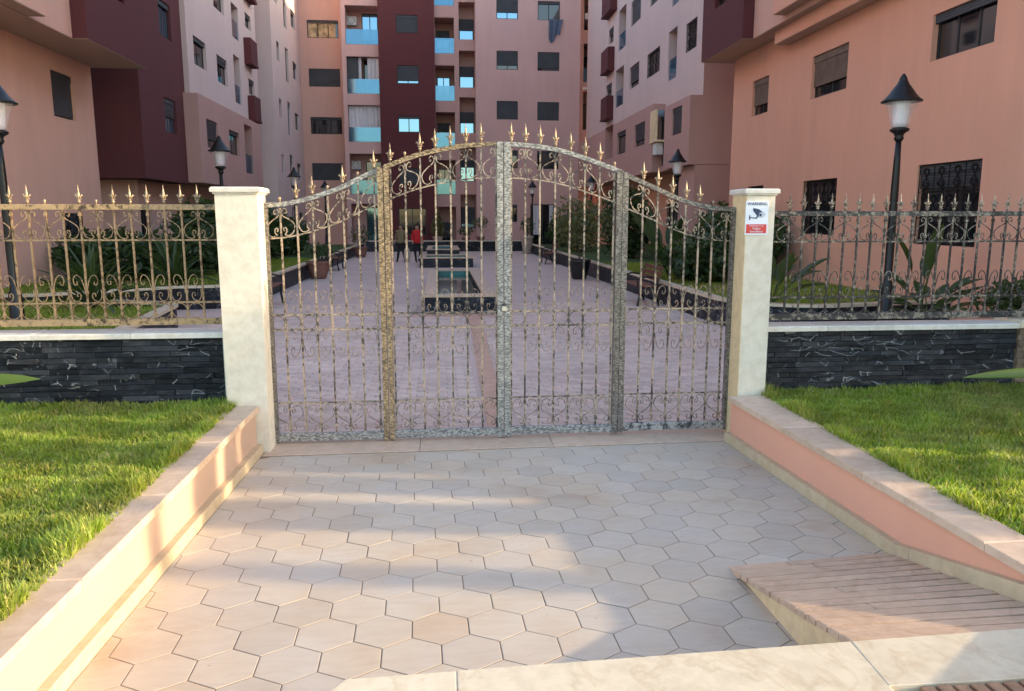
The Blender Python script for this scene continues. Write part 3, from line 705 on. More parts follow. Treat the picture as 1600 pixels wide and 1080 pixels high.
flat([(.56, .50), (.80, .50), (.92, .60), (.80, .67), (.62, .66)], .0022, M['sign_grey'], 'camera_symbol')
flat([(.66+.06*math.cos(k*PI/4), .58+.05*math.sin(k*PI/4)) for k in range(8)], .0032, M['sign_navy'], 'camera_symbol')
flat([(.18, .48), (.50, .46), (.55, .54), (.50, .55), (.46, .50), (.18, .51)], .002, M['sign_navy'], 'camera_symbol')
flat([(.14, .42), (.19, .42), (.19, .57), (.14, .57)], .002, M['sign_navy'], 'camera_symbol')
def text(s, x, z, size, mat, parent):
    cu = bpy.data.curves.new('lettering', 'FONT'); cu.body = s; cu.size = size; cu.align_x = 'CENTER'; cu.extrude = .0006
    to = bpy.data.objects.new('tmp', cu); COL.objects.link(to); bpy.context.view_layer.update()
    me = bpy.data.meshes.new_from_object(to.evaluated_get(bpy.context.evaluated_depsgraph_get())); bpy.data.objects.remove(to)
    me.name = 'lettering'; me.materials.clear(); me.materials.append(mat)
    o = bpy.data.objects.new('lettering', me); COL.objects.link(o); o.parent = parent; o.location = Vector((x, sy-.0065, z))-worldloc(parent); o.rotation_euler = (PI/2, 0, 0); return o
text('WARNING', cx, sz0+.885*h, .036, M['sign_navy'], T)
text('Etablissement sous', cx, sz0+.225*h, .0165, M['sign_white'], T); text('Vidéo', cx, sz0+.12*h, .030, M['sign_white'], T); text('Surveillance', cx, sz0+.035*h, .024, M['sign_white'], T)
# ------------------------------------------------------------------ facades with real openings
def P3(ax_, c, sg, u, z, d): return (c-sg*d, u, z) if ax_ == 'X' else (u, c+d, z)
def facade(mb, ax_, c, sg, u0, u1, z0, z1, holes=(), back=None):
    us = sorted({u0, u1, *[h[0] for h in holes], *[h[1] for h in holes]}); zs = sorted({z0, z1, *[h[2] for h in holes], *[h[3] for h in holes]})
    us = [u for u in us if u0 <= u <= u1]; zs = [z for z in zs if z0 <= z <= z1]
    P = lambda u, z, d: P3(ax_, c, sg, u, z, d)
    for a, b in zip(us[:-1], us[1:]):
        for e, f in zip(zs[:-1], zs[1:]):
            um, zm = (a+b)/2, (e+f)/2
            if any(h[0] < um < h[1] and h[2] < zm < h[3] for h in holes): continue
            mb.quad(P(a, e, 0), P(b, e, 0), P(b, f, 0), P(a, f, 0))
    for h in holes:
        a, b, e, f = h[:4]; d = h[4] if len(h) > 4 else .16
        mb.quad(P(a, e, 0), P(b, e, 0), P(b, e, d), P(a, e, d)); mb.quad(P(a, f, 0), P(b, f, 0), P(b, f, d), P(a, f, d))
        mb.quad(P(a, e, 0), P(a, f, 0), P(a, f, d), P(a, e, d)); mb.quad(P(b, e, 0), P(b, f, 0), P(b, f, d), P(b, e, d))
        if len(h) > 5 and h[5]: mb.quad(P(a, e, d), P(b, e, d), P(b, f, d), P(a, f, d))
    if back:
        D = back
        mb.quad(P(u0, z0, 0), P(u0, z1, 0), P(u0, z1, D), P(u0, z0, D)); mb.quad(P(u1, z0, 0), P(u1, z1, 0), P(u1, z1, D), P(u1, z0, D))
        mb.quad(P(u0, z0, 0), P(u1, z0, 0), P(u1, z0, D), P(u0, z0, D)); mb.quad(P(u0, z1, 0), P(u1, z1, 0), P(u1, z1, D), P(u0, z1, D))
        mb.quad(P(u0, z0, D), P(u1, z0, D), P(u1, z1, D), P(u0, z1, D))
def fbox(mb, ax_, c, sg, ua, ub, za, zb, d0, d1):
    a = P3(ax_, c, sg, ua, za, d0); b = P3(ax_, c, sg, ub, zb, d1)
    lo = [min(p, q) for p, q in zip(a, b)]; hi = [max(p, q) for p, q in zip(a, b)]; mb.box(lo, hi)
def window(b, ax_, c, sg, h, shut=0.0, glass='glass', grille=False, dep=.16, curtain=None, shm='shutter', mull=1, name='window'):
    ua, ub, za, zb = h[:4]; t = .05; d0, d1 = dep-.05, dep+.01; w = ub-ua
    if dep > .5: d0, d1 = dep-.06, dep-.01
    mb = MB()
    for (p, q, r, s) in ((ua, ua+t, za, zb), (ub-t, ub, za, zb), (ua+t, ub-t, za, za+t), (ua+t, ub-t, zb-t, zb)): fbox(mb, ax_, c, sg, p, q, r, s, d0, d1)
    for k in range(mull):
        u = ua+w*(k+1)/(mull+1); fbox(mb, ax_, c, sg, u-t*.5, u+t*.5, za+t, zb-t, d0+.004, d1-.002)
    f = mb.build(name, M['frame'], b)
    for k in range(mull+1):
        p, q = ua+w*k/(mull+1)+t*.5, ua+w*(k+1)/(mull+1)-t*.5
        mb = MB(); fbox(mb, ax_, c, sg, p, q, za+t*.8, zb-t*.8, d0+.018, d0+.026); mb.build('pane', M[glass], f)
    if curtain:
        mb = MB(); mb.quad(P3(ax_, c, sg, ua+.05, za+.05, d0+.004), P3(ax_, c, sg, ua+w*curtain[0], za+.05, d0+.004), P3(ax_, c, sg, ua+w*curtain[0], zb-.05, d0+.004), P3(ax_, c, sg, ua+.05, zb-.05, d0+.004)); mb.build('curtain', M[curtain[1]], f)
    if shut > 0:
        mb = MB(); zs = zb-(zb-za)*shut
        fbox(mb, ax_, c, sg, ua+.01, ub-.01, zb-.16, zb-.005, d0-.07, d0-.03)
        z = zb-.16
        while z > zs+.02:
            e = max(zs, z-.055); fbox(mb, ax_, c, sg, ua+.02, ub-.02, e+.008, z, d0-.05, d0-.036); fbox(mb, ax_, c, sg, ua+.02, ub-.02, e, e+.008, d0-.044, d0-.036); z = e
        mb.build('shutter', M[shm], f)
    if grille:
        mb = MB(); d = .035; r = .009
        n = max(2, round(w/.45)); m_ = max(2, round((zb-za)/.5))
        for k in range(n+1):
            u = ua+.02+(w-.04)*k/n; mb.tube([P3(ax_, c, sg, u, za+.02, d), P3(ax_, c, sg, u, zb-.02, d)], r, 4)
        for k in range(m_+1):
            z = za+.02+(zb-za-.04)*k/m_; mb.tube([P3(ax_, c, sg, ua+.02, z, d), P3(ax_, c, sg, ub-.02, z, d)], r, 4)
        for i in range(n):
            for k in range(m_):
                u, z = ua+w*(i+.5)/n, za+(zb-za)*(k+.5)/m_; a, e = w/n*.45, (zb-za)/m_*.45
                for s in (-1, 1):
                    cv = smooth([(s*.25*a, .3*e), (s*.45*a, .55*e), (s*.15*a, .8*e), (-s*.25*a, .55*e), (0, 0), (s*.5*a, -.5*e), (s*.15*a, -.8*e), (-s*.3*a, -.55*e), (-s*.1*a, -.35*e)], 3)
                    mb.tube([P3(ax_, c, sg, u+x, z+y, d) for x, y in cv], .009, 4)
        mb.build('grille', M['black'], f)
    return f
def rectX(X, p, q, floor=None):
    a, b = at(*p, X=X), at(*q, X=X); return [min(a[1], b[1]), max(a[1], b[1]), min(a[2], b[2]), max(a[2], b[2])]
def rectY(Y, p, q):
    a, b = at(*p, Y=Y), at(*q, Y=Y); return [min(a[0], b[0]), max(a[0], b[0]), min(a[2], b[2]), max(a[2], b[2])]
FL = 2.87
# ---------------- back building
BB = thing('apartment_building', 'pink and maroon apartment block with glass balconies closing the end of the courtyard', 'building', (0, 52, 0))
HT = 17.2
def wallp(mat, *a, **k):
    mb = MB(); facade(mb, *a, **k); return mb.build('wall', M[mat], BUILD)
BUILD = BB; YB = 48.0
bx_ = lambda px, Y: at(px, 150, Y=Y)[0]
# orange part
YO = 50.0; xo0, xo1 = -10.5, bx_(541, YO)
hs = []
for (p, q) in (((479, 31), (529, 60)), ((482, 107), (532, 136)), ((485, 183), (535, 210)), ((487.5, 255), (537, 282))): hs.append(rectY(YO, p, q))
hs.insert(0, [hs[0][0], hs[0][1], hs[0][2]+FL, hs[0][3]+FL])
wallp('salmon', 'Y', YO, 1, xo0, xo1, 0, HT, hs, back=6)
for i, h in enumerate(hs): window(BB, 'Y', YO, 1, h, shut=(.0, .08, 1, .1, 1)[i], curtain=(.9, 'beige_curtain') if i == 1 else None, grille=i == 3, mull=2)
# loggia column A
YA = 48.4; a0, a1 = xo1, bx_(594, YA)
hs = [rectY(YA, p, q)+[1.4, 1] for p, q in (((541.5, 8), (594, 70)), ((544, 88), (594.5, 147)), ((546, 164), (595, 222)), ((549, 240), (597, 304)))]
hs = [[a0+.25, a1-.02, h[2], h[3], 1.4, 1] for h in hs] + [[a0+.25, a1-.02, hs[3][2]-FL, hs[3][3]-FL-.1, 1.4, 1]]
wallp('pink', 'Y', YA, 1, a0+.001, a1, 0, HT, hs, back=6)
def balustrade(b, ax_, c, sg, ua, ub, za, zb, d=.05):
    mb = MB(); fbox(mb, ax_, c, sg, ua, ub, za, zb, d, d+.02); return mb.build('balustrade', M['tint'], b)
def folds(b, ax_, c, sg, ua, ub, za, zb, d, mat='curtain', amp=.05):
    mb = MB(); n = int((ub-ua)/.05)+2; vs = []
    for i in range(n+1):
        u = ua+(ub-ua)*i/n; k = amp*math.sin(i*1.25)+amp*.4*math.sin(i*.37)
        vs += [P3(ax_, c, sg, u, za, d+k*1.3), P3(ax_, c, sg, u, zb, d+k*.6)]
    mb.add(vs, [(2*i, 2*i+2, 2*i+3, 2*i+1) for i in range(n)]); return mb.build('curtain', M[mat], b, True)
for i, h in enumerate(hs):
    if i < 4: balustrade(BB, 'Y', YA, 1, h[0]+.02, h[1]-.02, h[2]+.02, h[2]+.85)
    if i in (0, 3): window(BB, 'Y', YA, 1, [h[0]+.85, h[1]-.1, h[2]+.02, h[2]+2.05], dep=1.4, glass='mirror' if i == 0 else 'glass', name='balcony_door')
    if i == 1:
        window(BB, 'Y', YA, 1, [h[0]+.9, h[1]-.1, h[2]+.02, h[2]+2.1], dep=1.4, name='balcony_door'); mb = MB(); fbox(mb, 'Y', YA, 1, h[0]+.02, h[0]+.65, h[2]+.02, h[3]-.02, .20, .24); mb.build('shutter', M['shutter'], BB)
        folds(BB, 'Y', YA, 1, h[0]+.68, h[0]+.85, h[2]+.05, h[3]-.03, .25); folds(BB, 'Y', YA, 1, h[0]+1.2, h[1]-.02, h[2]+.05, h[3]-.03, .25)
    if i == 2: folds(BB, 'Y', YA, 1, h[0]+.03, h[1]-.03, h[2]+.05, h[3]-.03, .25)
    if i == 4: window(BB, 'Y', YA, 1, [h[0]+.8, h[1]-.1, h[2], h[2]+2.1], dep=1.4, glass='mirror', name='door')
for (h) in (hs[0], hs[3]):
    x = h[0]+.25; z = h[3]-.85; AC = thing('air_conditioner', 'white air conditioner box on the %s loggia wall of the end block' % ('top visible' if h is hs[0] else 'lower'), 'air conditioner', (x, YA+1.2, z))
    mb = MB(); mb.bbox((x-.3, YA+1.05, z), (x+.3, YA+1.39, z+.5), .03); mb.build('body', M['white'], AC)
    mb = MB(); mb.tube([(x+.2*math.cos(k*PI/8), YA+1.045, z+.25+.2*math.sin(k*PI/8)) for k in range(17)], .012, 4); mb.build('fan_grille', M['frame'], AC)
# maroon volume
YM = 48.0; m0, m1 = a1, bx_(680, YM)
hs = [rectY(YM, p, q) for p, q in (((619, 23), (653, 52)), ((620, 102), (654.5, 131)), ((622.5, 181), (655.5, 207)), ((625, 263), (657, 288)))]
ux0, ux1 = hs[1][0], hs[1][1]; hs = [[ux0, ux1, h[2], h[3]] for h in hs]; hs.insert(0, [ux0, ux1, hs[0][2]+FL, hs[0][3]+FL]); hs.append([ux0-.1, ux1+.3, .9, 2.5])
wallp('maroon', 'Y', YM, 1, m0+.001, m1, 0, HT, hs, back=6)
for i, h in enumerate(hs): window(BB, 'Y', YM, 1, h, shut=(1, .97, .84, .08, 1, 0)[i], glass='mirror' if i in (2, 3) else 'glass')
# loggias B and C with the pillar between
YL = 48.25; l0, l1, l2, l3 = m1, bx_(711, YL), bx_(716.5, YL), bx_(743, YL)
hb = [[l0+.02, l1-.02]+rectY(YL, p, q)[2:]+[1.5, 1] for p, q in (((680, -50), (709, 9)), ((680, 27), (709, 84)), ((681, 102), (710, 158)), ((682, 175), (710, 231)), ((683, 250), (711, 304)))]
hb.append([l0+.02, l1-.02, .05, 2.6, 1.5, 1])
hc = [[l2+.05, l3-.02]+rectY(YL, p, q)[2:]+[1.0, 1] for p, q in (((716, 3), (742, 62)), ((717, 79), (742, 137)), ((717, 152), (742, 208)))]
for k in (1, 2): hc.append([l2+.05, l3-.02, hc[2][2]-FL*k, hc[2][3]-FL*k, 1.0, 1])
hc.append([l2+.05, l3-.02, hc[0][2]+FL, hc[0][3]+FL, 1.0, 1])
wallp('rose', 'Y', YL, 1, l0+.001, l3, 0, HT, hb+hc, back=6)
for i, h in enumerate(hb):
    if i < 5: balustrade(BB, 'Y', YL, 1, h[0]+.01, h[1]-.01, h[2]+.02, h[2]+.88)
    window(BB, 'Y', YL, 1, [h[0]+.1, h[1]-.25, h[2]+.02, h[2]+1.6], dep=1.5, glass='mirror' if i in (2, 1) else 'glass', name='balcony_door', shut=.35 if i % 2 else 0)
for i, h in enumerate(hc):
    window(BB, 'Y', YL, 1, [h[0]+.04, h[1]-.04, h[2]+.02, h[3]-.75], dep=1.0, glass='mirror', shut=(.5, .45, .5, .35, .8, .5)[i], mull=0)
# pink main part
p0, p1 = l3, bx_(905, YM)
colA = rectY(YM, (775.5, 80), (809, 110)); colB = rectY(YM, (839.5, 82), (873.5, 112))
hs = []; sh = []
for k, z in enumerate((1, 0, -1, -2, -3)):
    for col, s in ((colA, (.66, .78, .97, .3, .2)), (colB, (.1, .88, .97, .1, .0))):
        hs.append([col[0], col[1], col[2]+FL*z, col[3]+FL*z]); sh.append(s[k])
hs[-2] = rectY(YM, (797, 320), (808, 347)); hs[-1] = [bx_(829, YM), bx_(868, YM), .05, 2.75]
wallp('pink', 'Y', YM-.15, 1, p0+.001, p1, 0, HT, hs, back=6)
for i, h in enumerate(hs):
    window(BB, 'Y', YM-.15, 1, h, shut=sh[i], mull=1, name='door' if i == len(hs)-1 else 'window', glass='mirror' if i in (0,) else 'glass')
h = hs[-1]; folds(BB, 'Y', YM-.15, 1, h[0]+.1, h[0]+.65, .9, 2.7, .05); folds(BB, 'Y', YM-.15, 1, h[1]-.35, h[1]-.08, .9, 2.7, .05)
h = hs[1]; x = (h[0]+h[1])/2+.35
mb = MB(); n = 10; vs_ = []
for i in range(n+1):
    for j, (z, d) in enumerate(((h[2]+.05, -.05), (h[2]-.35, -.10), (h[2]-1.05-.25*math.sin(i*.55), -.06))): vs_.append((x-.36+.085*i*(1-.12*j), YM-.15+d-.05*math.sin(i*1.5), z))
mb.add(vs_, [(3*i+j, 3*i+3+j, 3*i+4+j, 3*i+1+j) for i in range(n) for j in range(2)]); tag(mb.build('hanging_cloth', M['blue_cloth'], None, True), 'dark grey blue cloth hung out of a window of the pink block', 'cloth')
# loggia column D
YD = 48.6; d0, d1 = p1, 10.6
hs = [[bx_(911, YD), bx_(942, YD)]+rectY(YD, p, q)[2:]+[1.5, 1] for p, q in (((912, -12), (939, 48)), ((911, 68), (940, 129)), ((909, 143), (938, 203)), ((905, 222), (938, 290)))]
hs.append([hs[0][0], hs[0][1], .05, 2.5, 1.5, 1])
wallp('rose', 'Y', YD, 1, d0+.001, d1, 0, HT, hs, back=6)
for i, h in enumerate(hs):
    window(BB, 'Y', YD, 1, [h[0]+.1, h[1]-.15, h[2]+.02, h[2]+1.75], dep=1.5, name='balcony_door')
h = hs[1]; folds(BB, 'Y', YD, 1, h[0]+.3, h[1]-.05, h[2]+.02, h[3]-.03, .12); balustrade(BB, 'Y', YD, 1, h[0]+.02, h[1]-.02, h[2]+.02, h[2]+.85)
h = hs[0]; folds(BB, 'Y', YD, 1, h[0]+.05, h[1]-.05, h[2]+.65, h[2]+1.0, .05, 'curtain', .03)
mb = MB(); fbox(mb, 'Y', YD, 1, hs[2][0]-.05, hs[2][1], hs[2][3]+.08, hs[2][3]+.2, -.25, -.01); mb.build('awning_box', M['white'], BB)
# ---------------- left far building (maroon stair tower, pale facade, rose band, stepped end)
LB = thing('apartment_building', 'pale pink apartment block with maroon tower along the left of the courtyard', 'building', (-12, 35, 0)); BUILD = LB
XL = -9.0
yt0, yt1 = at(218, 150, X=XL)[1], at(289, 150, X=XL)[1]
hs = [rectX(XL, (245.6, -5), (268.5, 66)), rectX(XL, (256, 151), (277.5, 211))]
wallp('maroon', 'X', XL, 1, yt0, yt1, 3.15, HT, hs, back=6)
for i, h in enumerate(hs): window(LB, 'X', XL, 1, h, shut=(.15, .55)[i], glass='mirror')
yp0, yp1 = yt1, at(398, 150, X=XL)[1]
Xp = XL+.18
hs = [rectX(Xp, p, q) for p, q in (((301, 54), (323.5, 112)), ((338, 84), (356.5, 137)))]
hs += [[h[0], h[1], h[2]+FL, h[3]+FL] for h in hs]
slots = []
for (p, q) in (((364, 84), (378, 165)), ((360, 2), (374, 66))): slots.append(rectX(Xp, p, q)+[1.2, 1])
bal = [rectX(Xp, (382, 18), (392, 50)), rectX(Xp, (388, 122), (398, 152))]
slots[0][3] = min(slots[0][3], slots[1][2]-.3)
wallp('pale', 'X', Xp, 1, yp0+.001, yp1, 6.25, HT, hs+slots+bal, back=6)
for i, h in enumerate(hs): window(LB, 'X', Xp, 1, h, shut=(.12, .3, .9, .3)[i])
for h in bal: window(LB, 'X', Xp, 1, h, shut=.3)
for h in slots:
    balustrade(LB, 'X', Xp, 1, h[0]+.02, h[1]-.02, h[2]+.02, h[2]+.8); window(LB, 'X', Xp, 1, [h[0]+.2, h[1]-.2, h[2]+.05, h[2]+1.9], dep=1.2, name='balcony_door')
for (p, q) in (((391, 55), (403.5, 108)), ((398, 156), (409, 194)), ((389, -40), (401, 8))):
    r_ = rectX(Xp+.32, p, q); mb = MB(); mb.box((Xp, r_[0], r_[2]+.1), (Xp+.32, r_[1], r_[2]+1.15)); mb.box((Xp, r_[0]-.03, r_[2]), (Xp+.35, r_[1]+.03, r_[2]+.098)); mb.build('balcony', M['maroon'], LB)
# rose band (first floor, juts out)
Xb = -8.5; yb0, yb1 = at(313, 220, X=Xb)[1], at(408, 220, X=Xb)[1]
hs = [rectX(Xb, p, q) for p, q in (((322, 185), (342, 235)), ((357.5, 202), (375, 245)), ((403, 222), (412, 260)))]
hs = [h for h in hs if h[1] < yb1]
sl_ = rectX(Xb, (381, 193), (397, 273))+[1.2, 1]
wallp('rose', 'X', Xb, 1, yb0, yb1, 3.2, 6.32, hs+[sl_], back=6)
for i, h in enumerate(hs): window(LB, 'X', Xb, 1, h, shut=(.7, .12, .2)[i])
balustrade(LB, 'X', Xb, 1, sl_[0]+.02, sl_[1]-.02, sl_[2]+.02, sl_[2]+.85); window(LB, 'X', Xb, 1, [sl_[0]+.2, sl_[1]-.2, sl_[2]+.05, sl_[2]+2], dep=1.2, name='balcony_door')
# recessed ground floor
hs = [[30.5, 31.8, .2, 2.4], [33.5, 35, 1.0, 2.4], [26.5, 27.6, .9, 2.3]]
wallp('pink', 'X', -9.7, 1, yt0+1.2, 41, 0, 3.19, hs, back=5)
for h in hs: window(LB, 'X', -9.7, 1, h)
# stepped end part
Xs = -8.3; ys0, ys1 = at(428, 150, X=Xs)[1], YO-.01
cols = [((431.5, 63), (437, 97)), ((445, 73), (452, 131)), ((457, 95), (464.5, 128))]
hs = []
for (p, q) in cols:
    h = rectX(Xs, p, q)
    for k in (1, 0, -1, -2, -3): hs.append([h[0], h[1], h[2]+k*FL, h[3]+k*FL])
hs = [h for h in hs if h[1] < ys1-.1 and h[2] > 0]
wallp('pale', 'X', Xs, 1, ys0, ys1, 0, HT, hs, back=7)
for i, h in enumerate(hs): window(LB, 'X', Xs, 1, h, shut=.15*(i % 3), mull=0, glass='mirror' if i == 7 else 'glass')
# ---------------- left near building
LN = thing('apartment_building', 'salmon apartment building with overhanging maroon bay, nearest on the left', 'building', (-12, 16, 0)); BUILD = LN
XN = -9.5; yn1 = at(149, 200, X=XN)[1]
hs = [rectX(XN, (78, 108), (119, 190)), rectX(XN, (100, 333), (136, 395)), [14.0, 15.6, 4.2, 5.5], [13.5, 15.2, 1.1, 2.6]]
wallp('salmon', 'X', XN, 1, 9.5, yn1, 0, 6.04, hs, back=6)
for i, h in enumerate(hs): window(LN, 'X', XN, 1, h, shut=(.96, .5, .5, .3)[i], shm='shutter', grille=i in (1, 3))
zu = 6.04
def vol(mat, X, y0, y1, z0, z1, sgn, holes=(), Xin=None, soff=True, name='bay'):
    mb = MB(); facade(mb, 'X', X, sgn, y0, y1, z0, z1, holes, back=abs(X-Xin)); o = mb.build(name, M[mat], BUILD)
    if soff:
        mb = MB(); lo, hi = min(X, Xin), max(X, Xin); mb.box((lo+.01, y0+.01, z0-.012), (hi-.01, y1-.01, z0-.003)); mb.build('soffit', M['soffit'], BUILD)
    return o
XB1, XB2, XB3 = at(137, 60, Z=zu)[0], at(108, 57, Z=zu)[0], at(72, 26, Z=zu)[0]
vol('maroon', XB1, at(137, 60, Z=zu)[1], at(225, 107, Z=zu)[1], zu, HT, 1, [rectX(XB1, (178, -20), (195, 8))], -14)
window(LN, 'X', XB1, 1, rectX(XB1, (178, -20), (195, 8)), shut=.4)
yq = at(108, 57, Z=zu)[1]
vol('salmon', XB2, at(48, 28, Z=zu)[1]-3, at(137, 60, Z=zu)[1]-.004, zu, zu+1.0, 1, (), -14)
vol('salmon', -8.95, at(48, 28, Z=zu)[1]-9, yq-.01, zu+1.0, HT, 1, [[yq-1.6, yq-.3, zu+1.05, zu+2.3]], -14, False)
window(LN, 'X', -8.95, 1, [yq-1.6, yq-.3, zu+1.05, zu+2.3], glass='mirror')
vol('salmon', XB3, 9.5, at(72, 26, Z=zu)[1], zu+.005, zu+1.25, 1, (), XB2-.001)
# ---------------- right far building
RB = thing('apartment_building', 'rose apartment block with grilled windows beyond the lamps on the right', 'building', (12, 35, 0)); BUILD = RB
XR = 9.0; yr0 = at(1100, 111, X=XR)[1]; yr1 = 48.0
hs = [rectX(XR, p, q) for p, q in (((1090, 25), (1071, 84)), ((1031.5, 71), (1010.5, 124)), ((999, 95), (983.5, 141)), ((1002, -12), (986, 43)), ((1036, -40), (1016, 12)))]
sl2 = [rectX(XR, p, q)+[1.2, 1] for p, q in (((1059, 40), (1043, 128)), ((975, 101), (961, 170)), ((979, 5), (966, 82)), ((1063, -60), (1050, 12)))]
bw = [rectX(XR, p, q) for p, q in (((959, 40), (951, 72)), ((956, 128), (947, 160)))]
wallp('pale', 'X', XR, -1, yr0, yr1, 6.05, HT, hs+sl2+bw, back=6)
for i, h in enumerate(hs): window(RB, 'X', XR, -1, h, shut=(.0, .0, .75, .97, .9)[i], grille=i < 2)
for h in bw: window(RB, 'X', XR, -1, h, shut=.4)
for h in sl2:
    balustrade(RB, 'X', XR, -1, h[0]+.02, h[1]-.02, h[2]+.02, h[2]+.8); window(RB, 'X', XR, -1, [h[0]+.2, h[1]-.2, h[2]+.05, h[2]+1.9], dep=1.2, name='balcony_door')
for (p, q) in (((950, 74), (938.5, 119)), ((954, -14), (940, 31)), ((948, 160), (938, 191))):
    r_ = rectX(XR-.35, p, q); mb = MB(); mb.box((XR-.35, r_[0], r_[2]+.1), (XR, r_[1], r_[2]+1.15)); mb.box((XR-.38, r_[0]-.03, r_[2]), (XR, r_[1]+.03, r_[2]+.098)); mb.build('balcony', M['maroon'], RB)
Xq = 8.5; ya, yb_, yc = at(1079, 150, X=Xq)[1], at(1039, 170, X=Xq)[1], at(1020, 200, X=Xq)[1]
h1 = [rectX(Xq, (1066, 164), (1049, 213))]
wallp('rose', 'X', Xq, -1, ya, yb_, 3.75, 6.04, h1, back=6); window(RB, 'X', Xq, -1, h1[0], shut=.97)
wallp('rose', 'Y', yr0-.03, 1, 8.99, 10.9, 6.045, 9.5, ())
h2 = [rectX(8.75, (1037, 160), (1023, 246))]
wallp('rose', 'X', 8.8, -1, yb_+.001, yc, 3.75, 6.04, [[h2[0][0], h2[0][1], 3.95, 5.9]], back=6); window(RB, 'X', 8.8, -1, [h2[0][0], h2[0][1], 3.95, 5.9], shut=.5, glass='mirror')
h3 = [rectX(Xq, p, q) for p, q in (((1008, 189), (991, 231)), ((978, 202), (963.5, 243)))]; s3 = [rectX(Xq, (958, 194), (945, 250))+[1.2, 1]]
s3[0][2] = max(s3[0][2], 3.9)
wallp('rose', 'X', Xq, -1, yc+.001, yr1, 3.75, 6.4, h3+s3, back=6)
for i, h in enumerate(h3): window(RB, 'X', Xq, -1, h, shut=(.75, .2)[i])
hs = [[27.5, 28.9, .9, 2.5], [31, 32.5, .9, 2.5], [35, 37, .9, 2.4], [40, 42, .2, 2.4]]
wallp('salmon_bounce', 'X', 9.6, -1, ya+.3, yr1, 0, 3.74, hs, back=5)
for h in hs: window(RB, 'X', 9.6, -1, h, grille=True)
wallp('rose', 'X', 8.75, -1, ya+.02, at(1062, 250, X=8.75)[1], 0, 3.74, (), back=6)
r_ = rectX(8.45, (1025.5, 171), (1016, 222))
AC = thing('air_conditioner', 'tall cream cabinet with a small unit below it on the rose facade', 'cabinet', (8.6, (r_[0]+r_[1])/2, r_[2]))
mb = MB(); mb.bbox((8.42, r_[0], r_[2]), (8.52, r_[1], r_[3]), .02); mb.build('door', M['cream'], AC)
mb = MB(); mb.box((8.53, r_[0]+.02, r_[2]+.9), (8.79, r_[0]+.08, r_[3]-.02)); mb.build('side_glass', M['mirror'], AC)
mb = MB(); mb.box((8.40, r_[0]-.3, r_[2]-.08), (8.78, r_[1], r_[2]-.004)); mb.build('shelf', M['cream'], AC)
mb = MB(); mb.bbox((8.46, r_[0]-.05, r_[2]-.55), (8.74, r_[0]+.4, r_[2]-.1), .03); mb.build('unit', M['white'], AC)
# ---------------- right near building
RN = thing('apartment_building', 'orange-lit salmon apartment building with overhanging bays, nearest on the right', 'building', (13, 16, 0)); BUILD = RN
yn = at(1144, 200, X=XR)[1]; zu = 6.66
hs = [rectX(XR, (1327, 65), (1266, 156)), rectX(XR, (1202, 117), (1174, 183)), rectX(XR, (1307, 277), (1250, 340)), rectX(XR, (1191, 288), (1164, 318)), rectX(XR, (1561, -18), (1453, 97)), rectX(XR, (1536, 245), (1428, 340))]
for i, z in ((0, None),): pass
hs[2] = [hs[0][0]+.12, hs[0][1]+.12, 1.55, 2.84]; hs[3] = [hs[1][0], hs[1][1], 1.9, 2.84]; hs[5] = [hs[5][0], hs[5][1], 1.45, 2.92]
wallp('salmon_bounce', 'X', XR, -1, 6.3, yn, 0, zu, hs, back=7)
wallp('salmon_bounce', 'X', 10.7, -1, yn+.01, 27.2, 0, HT, (), back=5)
window(RN, 'X', XR, -1, hs[0], shut=.72, shm='shutter_b'); window(RN, 'X', XR, -1, hs[1], shut=.72, shm='shutter_b')
window(RN, 'X', XR, -1, hs[2], grille=True); window(RN, 'X', XR, -1, hs[3], grille=True); window(RN, 'X', XR, -1, hs[4], shut=.06, mull=2); window(RN, 'X', XR, -1, hs[5], grille=True, mull=2, shut=.3)
ym0, ym1 = at(1160, 60, Z=zu)[1], at(1096, 98, Z=zu)[1]
vol('maroon', 8.10, ym0, ym1, zu, HT, -1, [rectX(8.1, (1141, -30), (1117, 15))], 14)
window(RN, 'X', 8.1, -1, rectX(8.1, (1141, -30), (1117, 15)), shut=.5)
vol('salmon', 8.40, 6.3, ym0-.004, zu, zu+1.0, -1, (), 14)
vol('salmon', 8.9, 6.3, ym0-.006, zu+1.0, HT, -1, [[ym0-2.0, ym0-.3, zu+1.05, zu+2.4]], 14, False); window(RN, 'X', 8.9, -1, [ym0-2.0, ym0-.3, zu+1.05, zu+2.4], glass='mirror')
yd = at(1210, 68, X=8.62)[1]
vol('salmon_bounce', 8.62, 6.3, yd, 6.33, 7.0, -1, (), 8.998)
vol('salmon_bounce', 8.12, 6.3, at(1207, 33, X=8.12)[1], 6.80, 7.9, -1, (), 8.39)
# ------------------------------------------------------------------ courtyard planters
def curb(T, path, zt, w=.14, n=None):
    """black slate curb with pale coping along a path (left side = lawn); stones and copings are parts"""
    pts = [Vector((x, y, 0)) for x, y in path]
    for i in range(len(pts)-1):
        a, b = pts[i], pts[i+1]; L = (b-a).length; t = (b-a)/L; nn = Vector((-t.y, t.x, 0)); m_ = max(1, round(L/1.6))
        for k in range(m_):
            p, q = a+t*(L*k/m_+.003), a+t*(L*(k+1)/m_-.003)
            c4 = [p, q, q+nn*w, p+nn*w]; e = [p-nn*.03, q-nn*.03, q+nn*(w+.03), p+nn*(w+.03)]
            mb = MB(); mb.prism([(v.x, v.y) for v in c4], -.03, zt-.05); mb.build('stone_face', M['slate'], T)
            mb = MB(); mb.prism([(v.x, v.y) for v in e], zt-.05, zt, .008, .004); mb.build('coping_stone', M['cream_marble'], T)
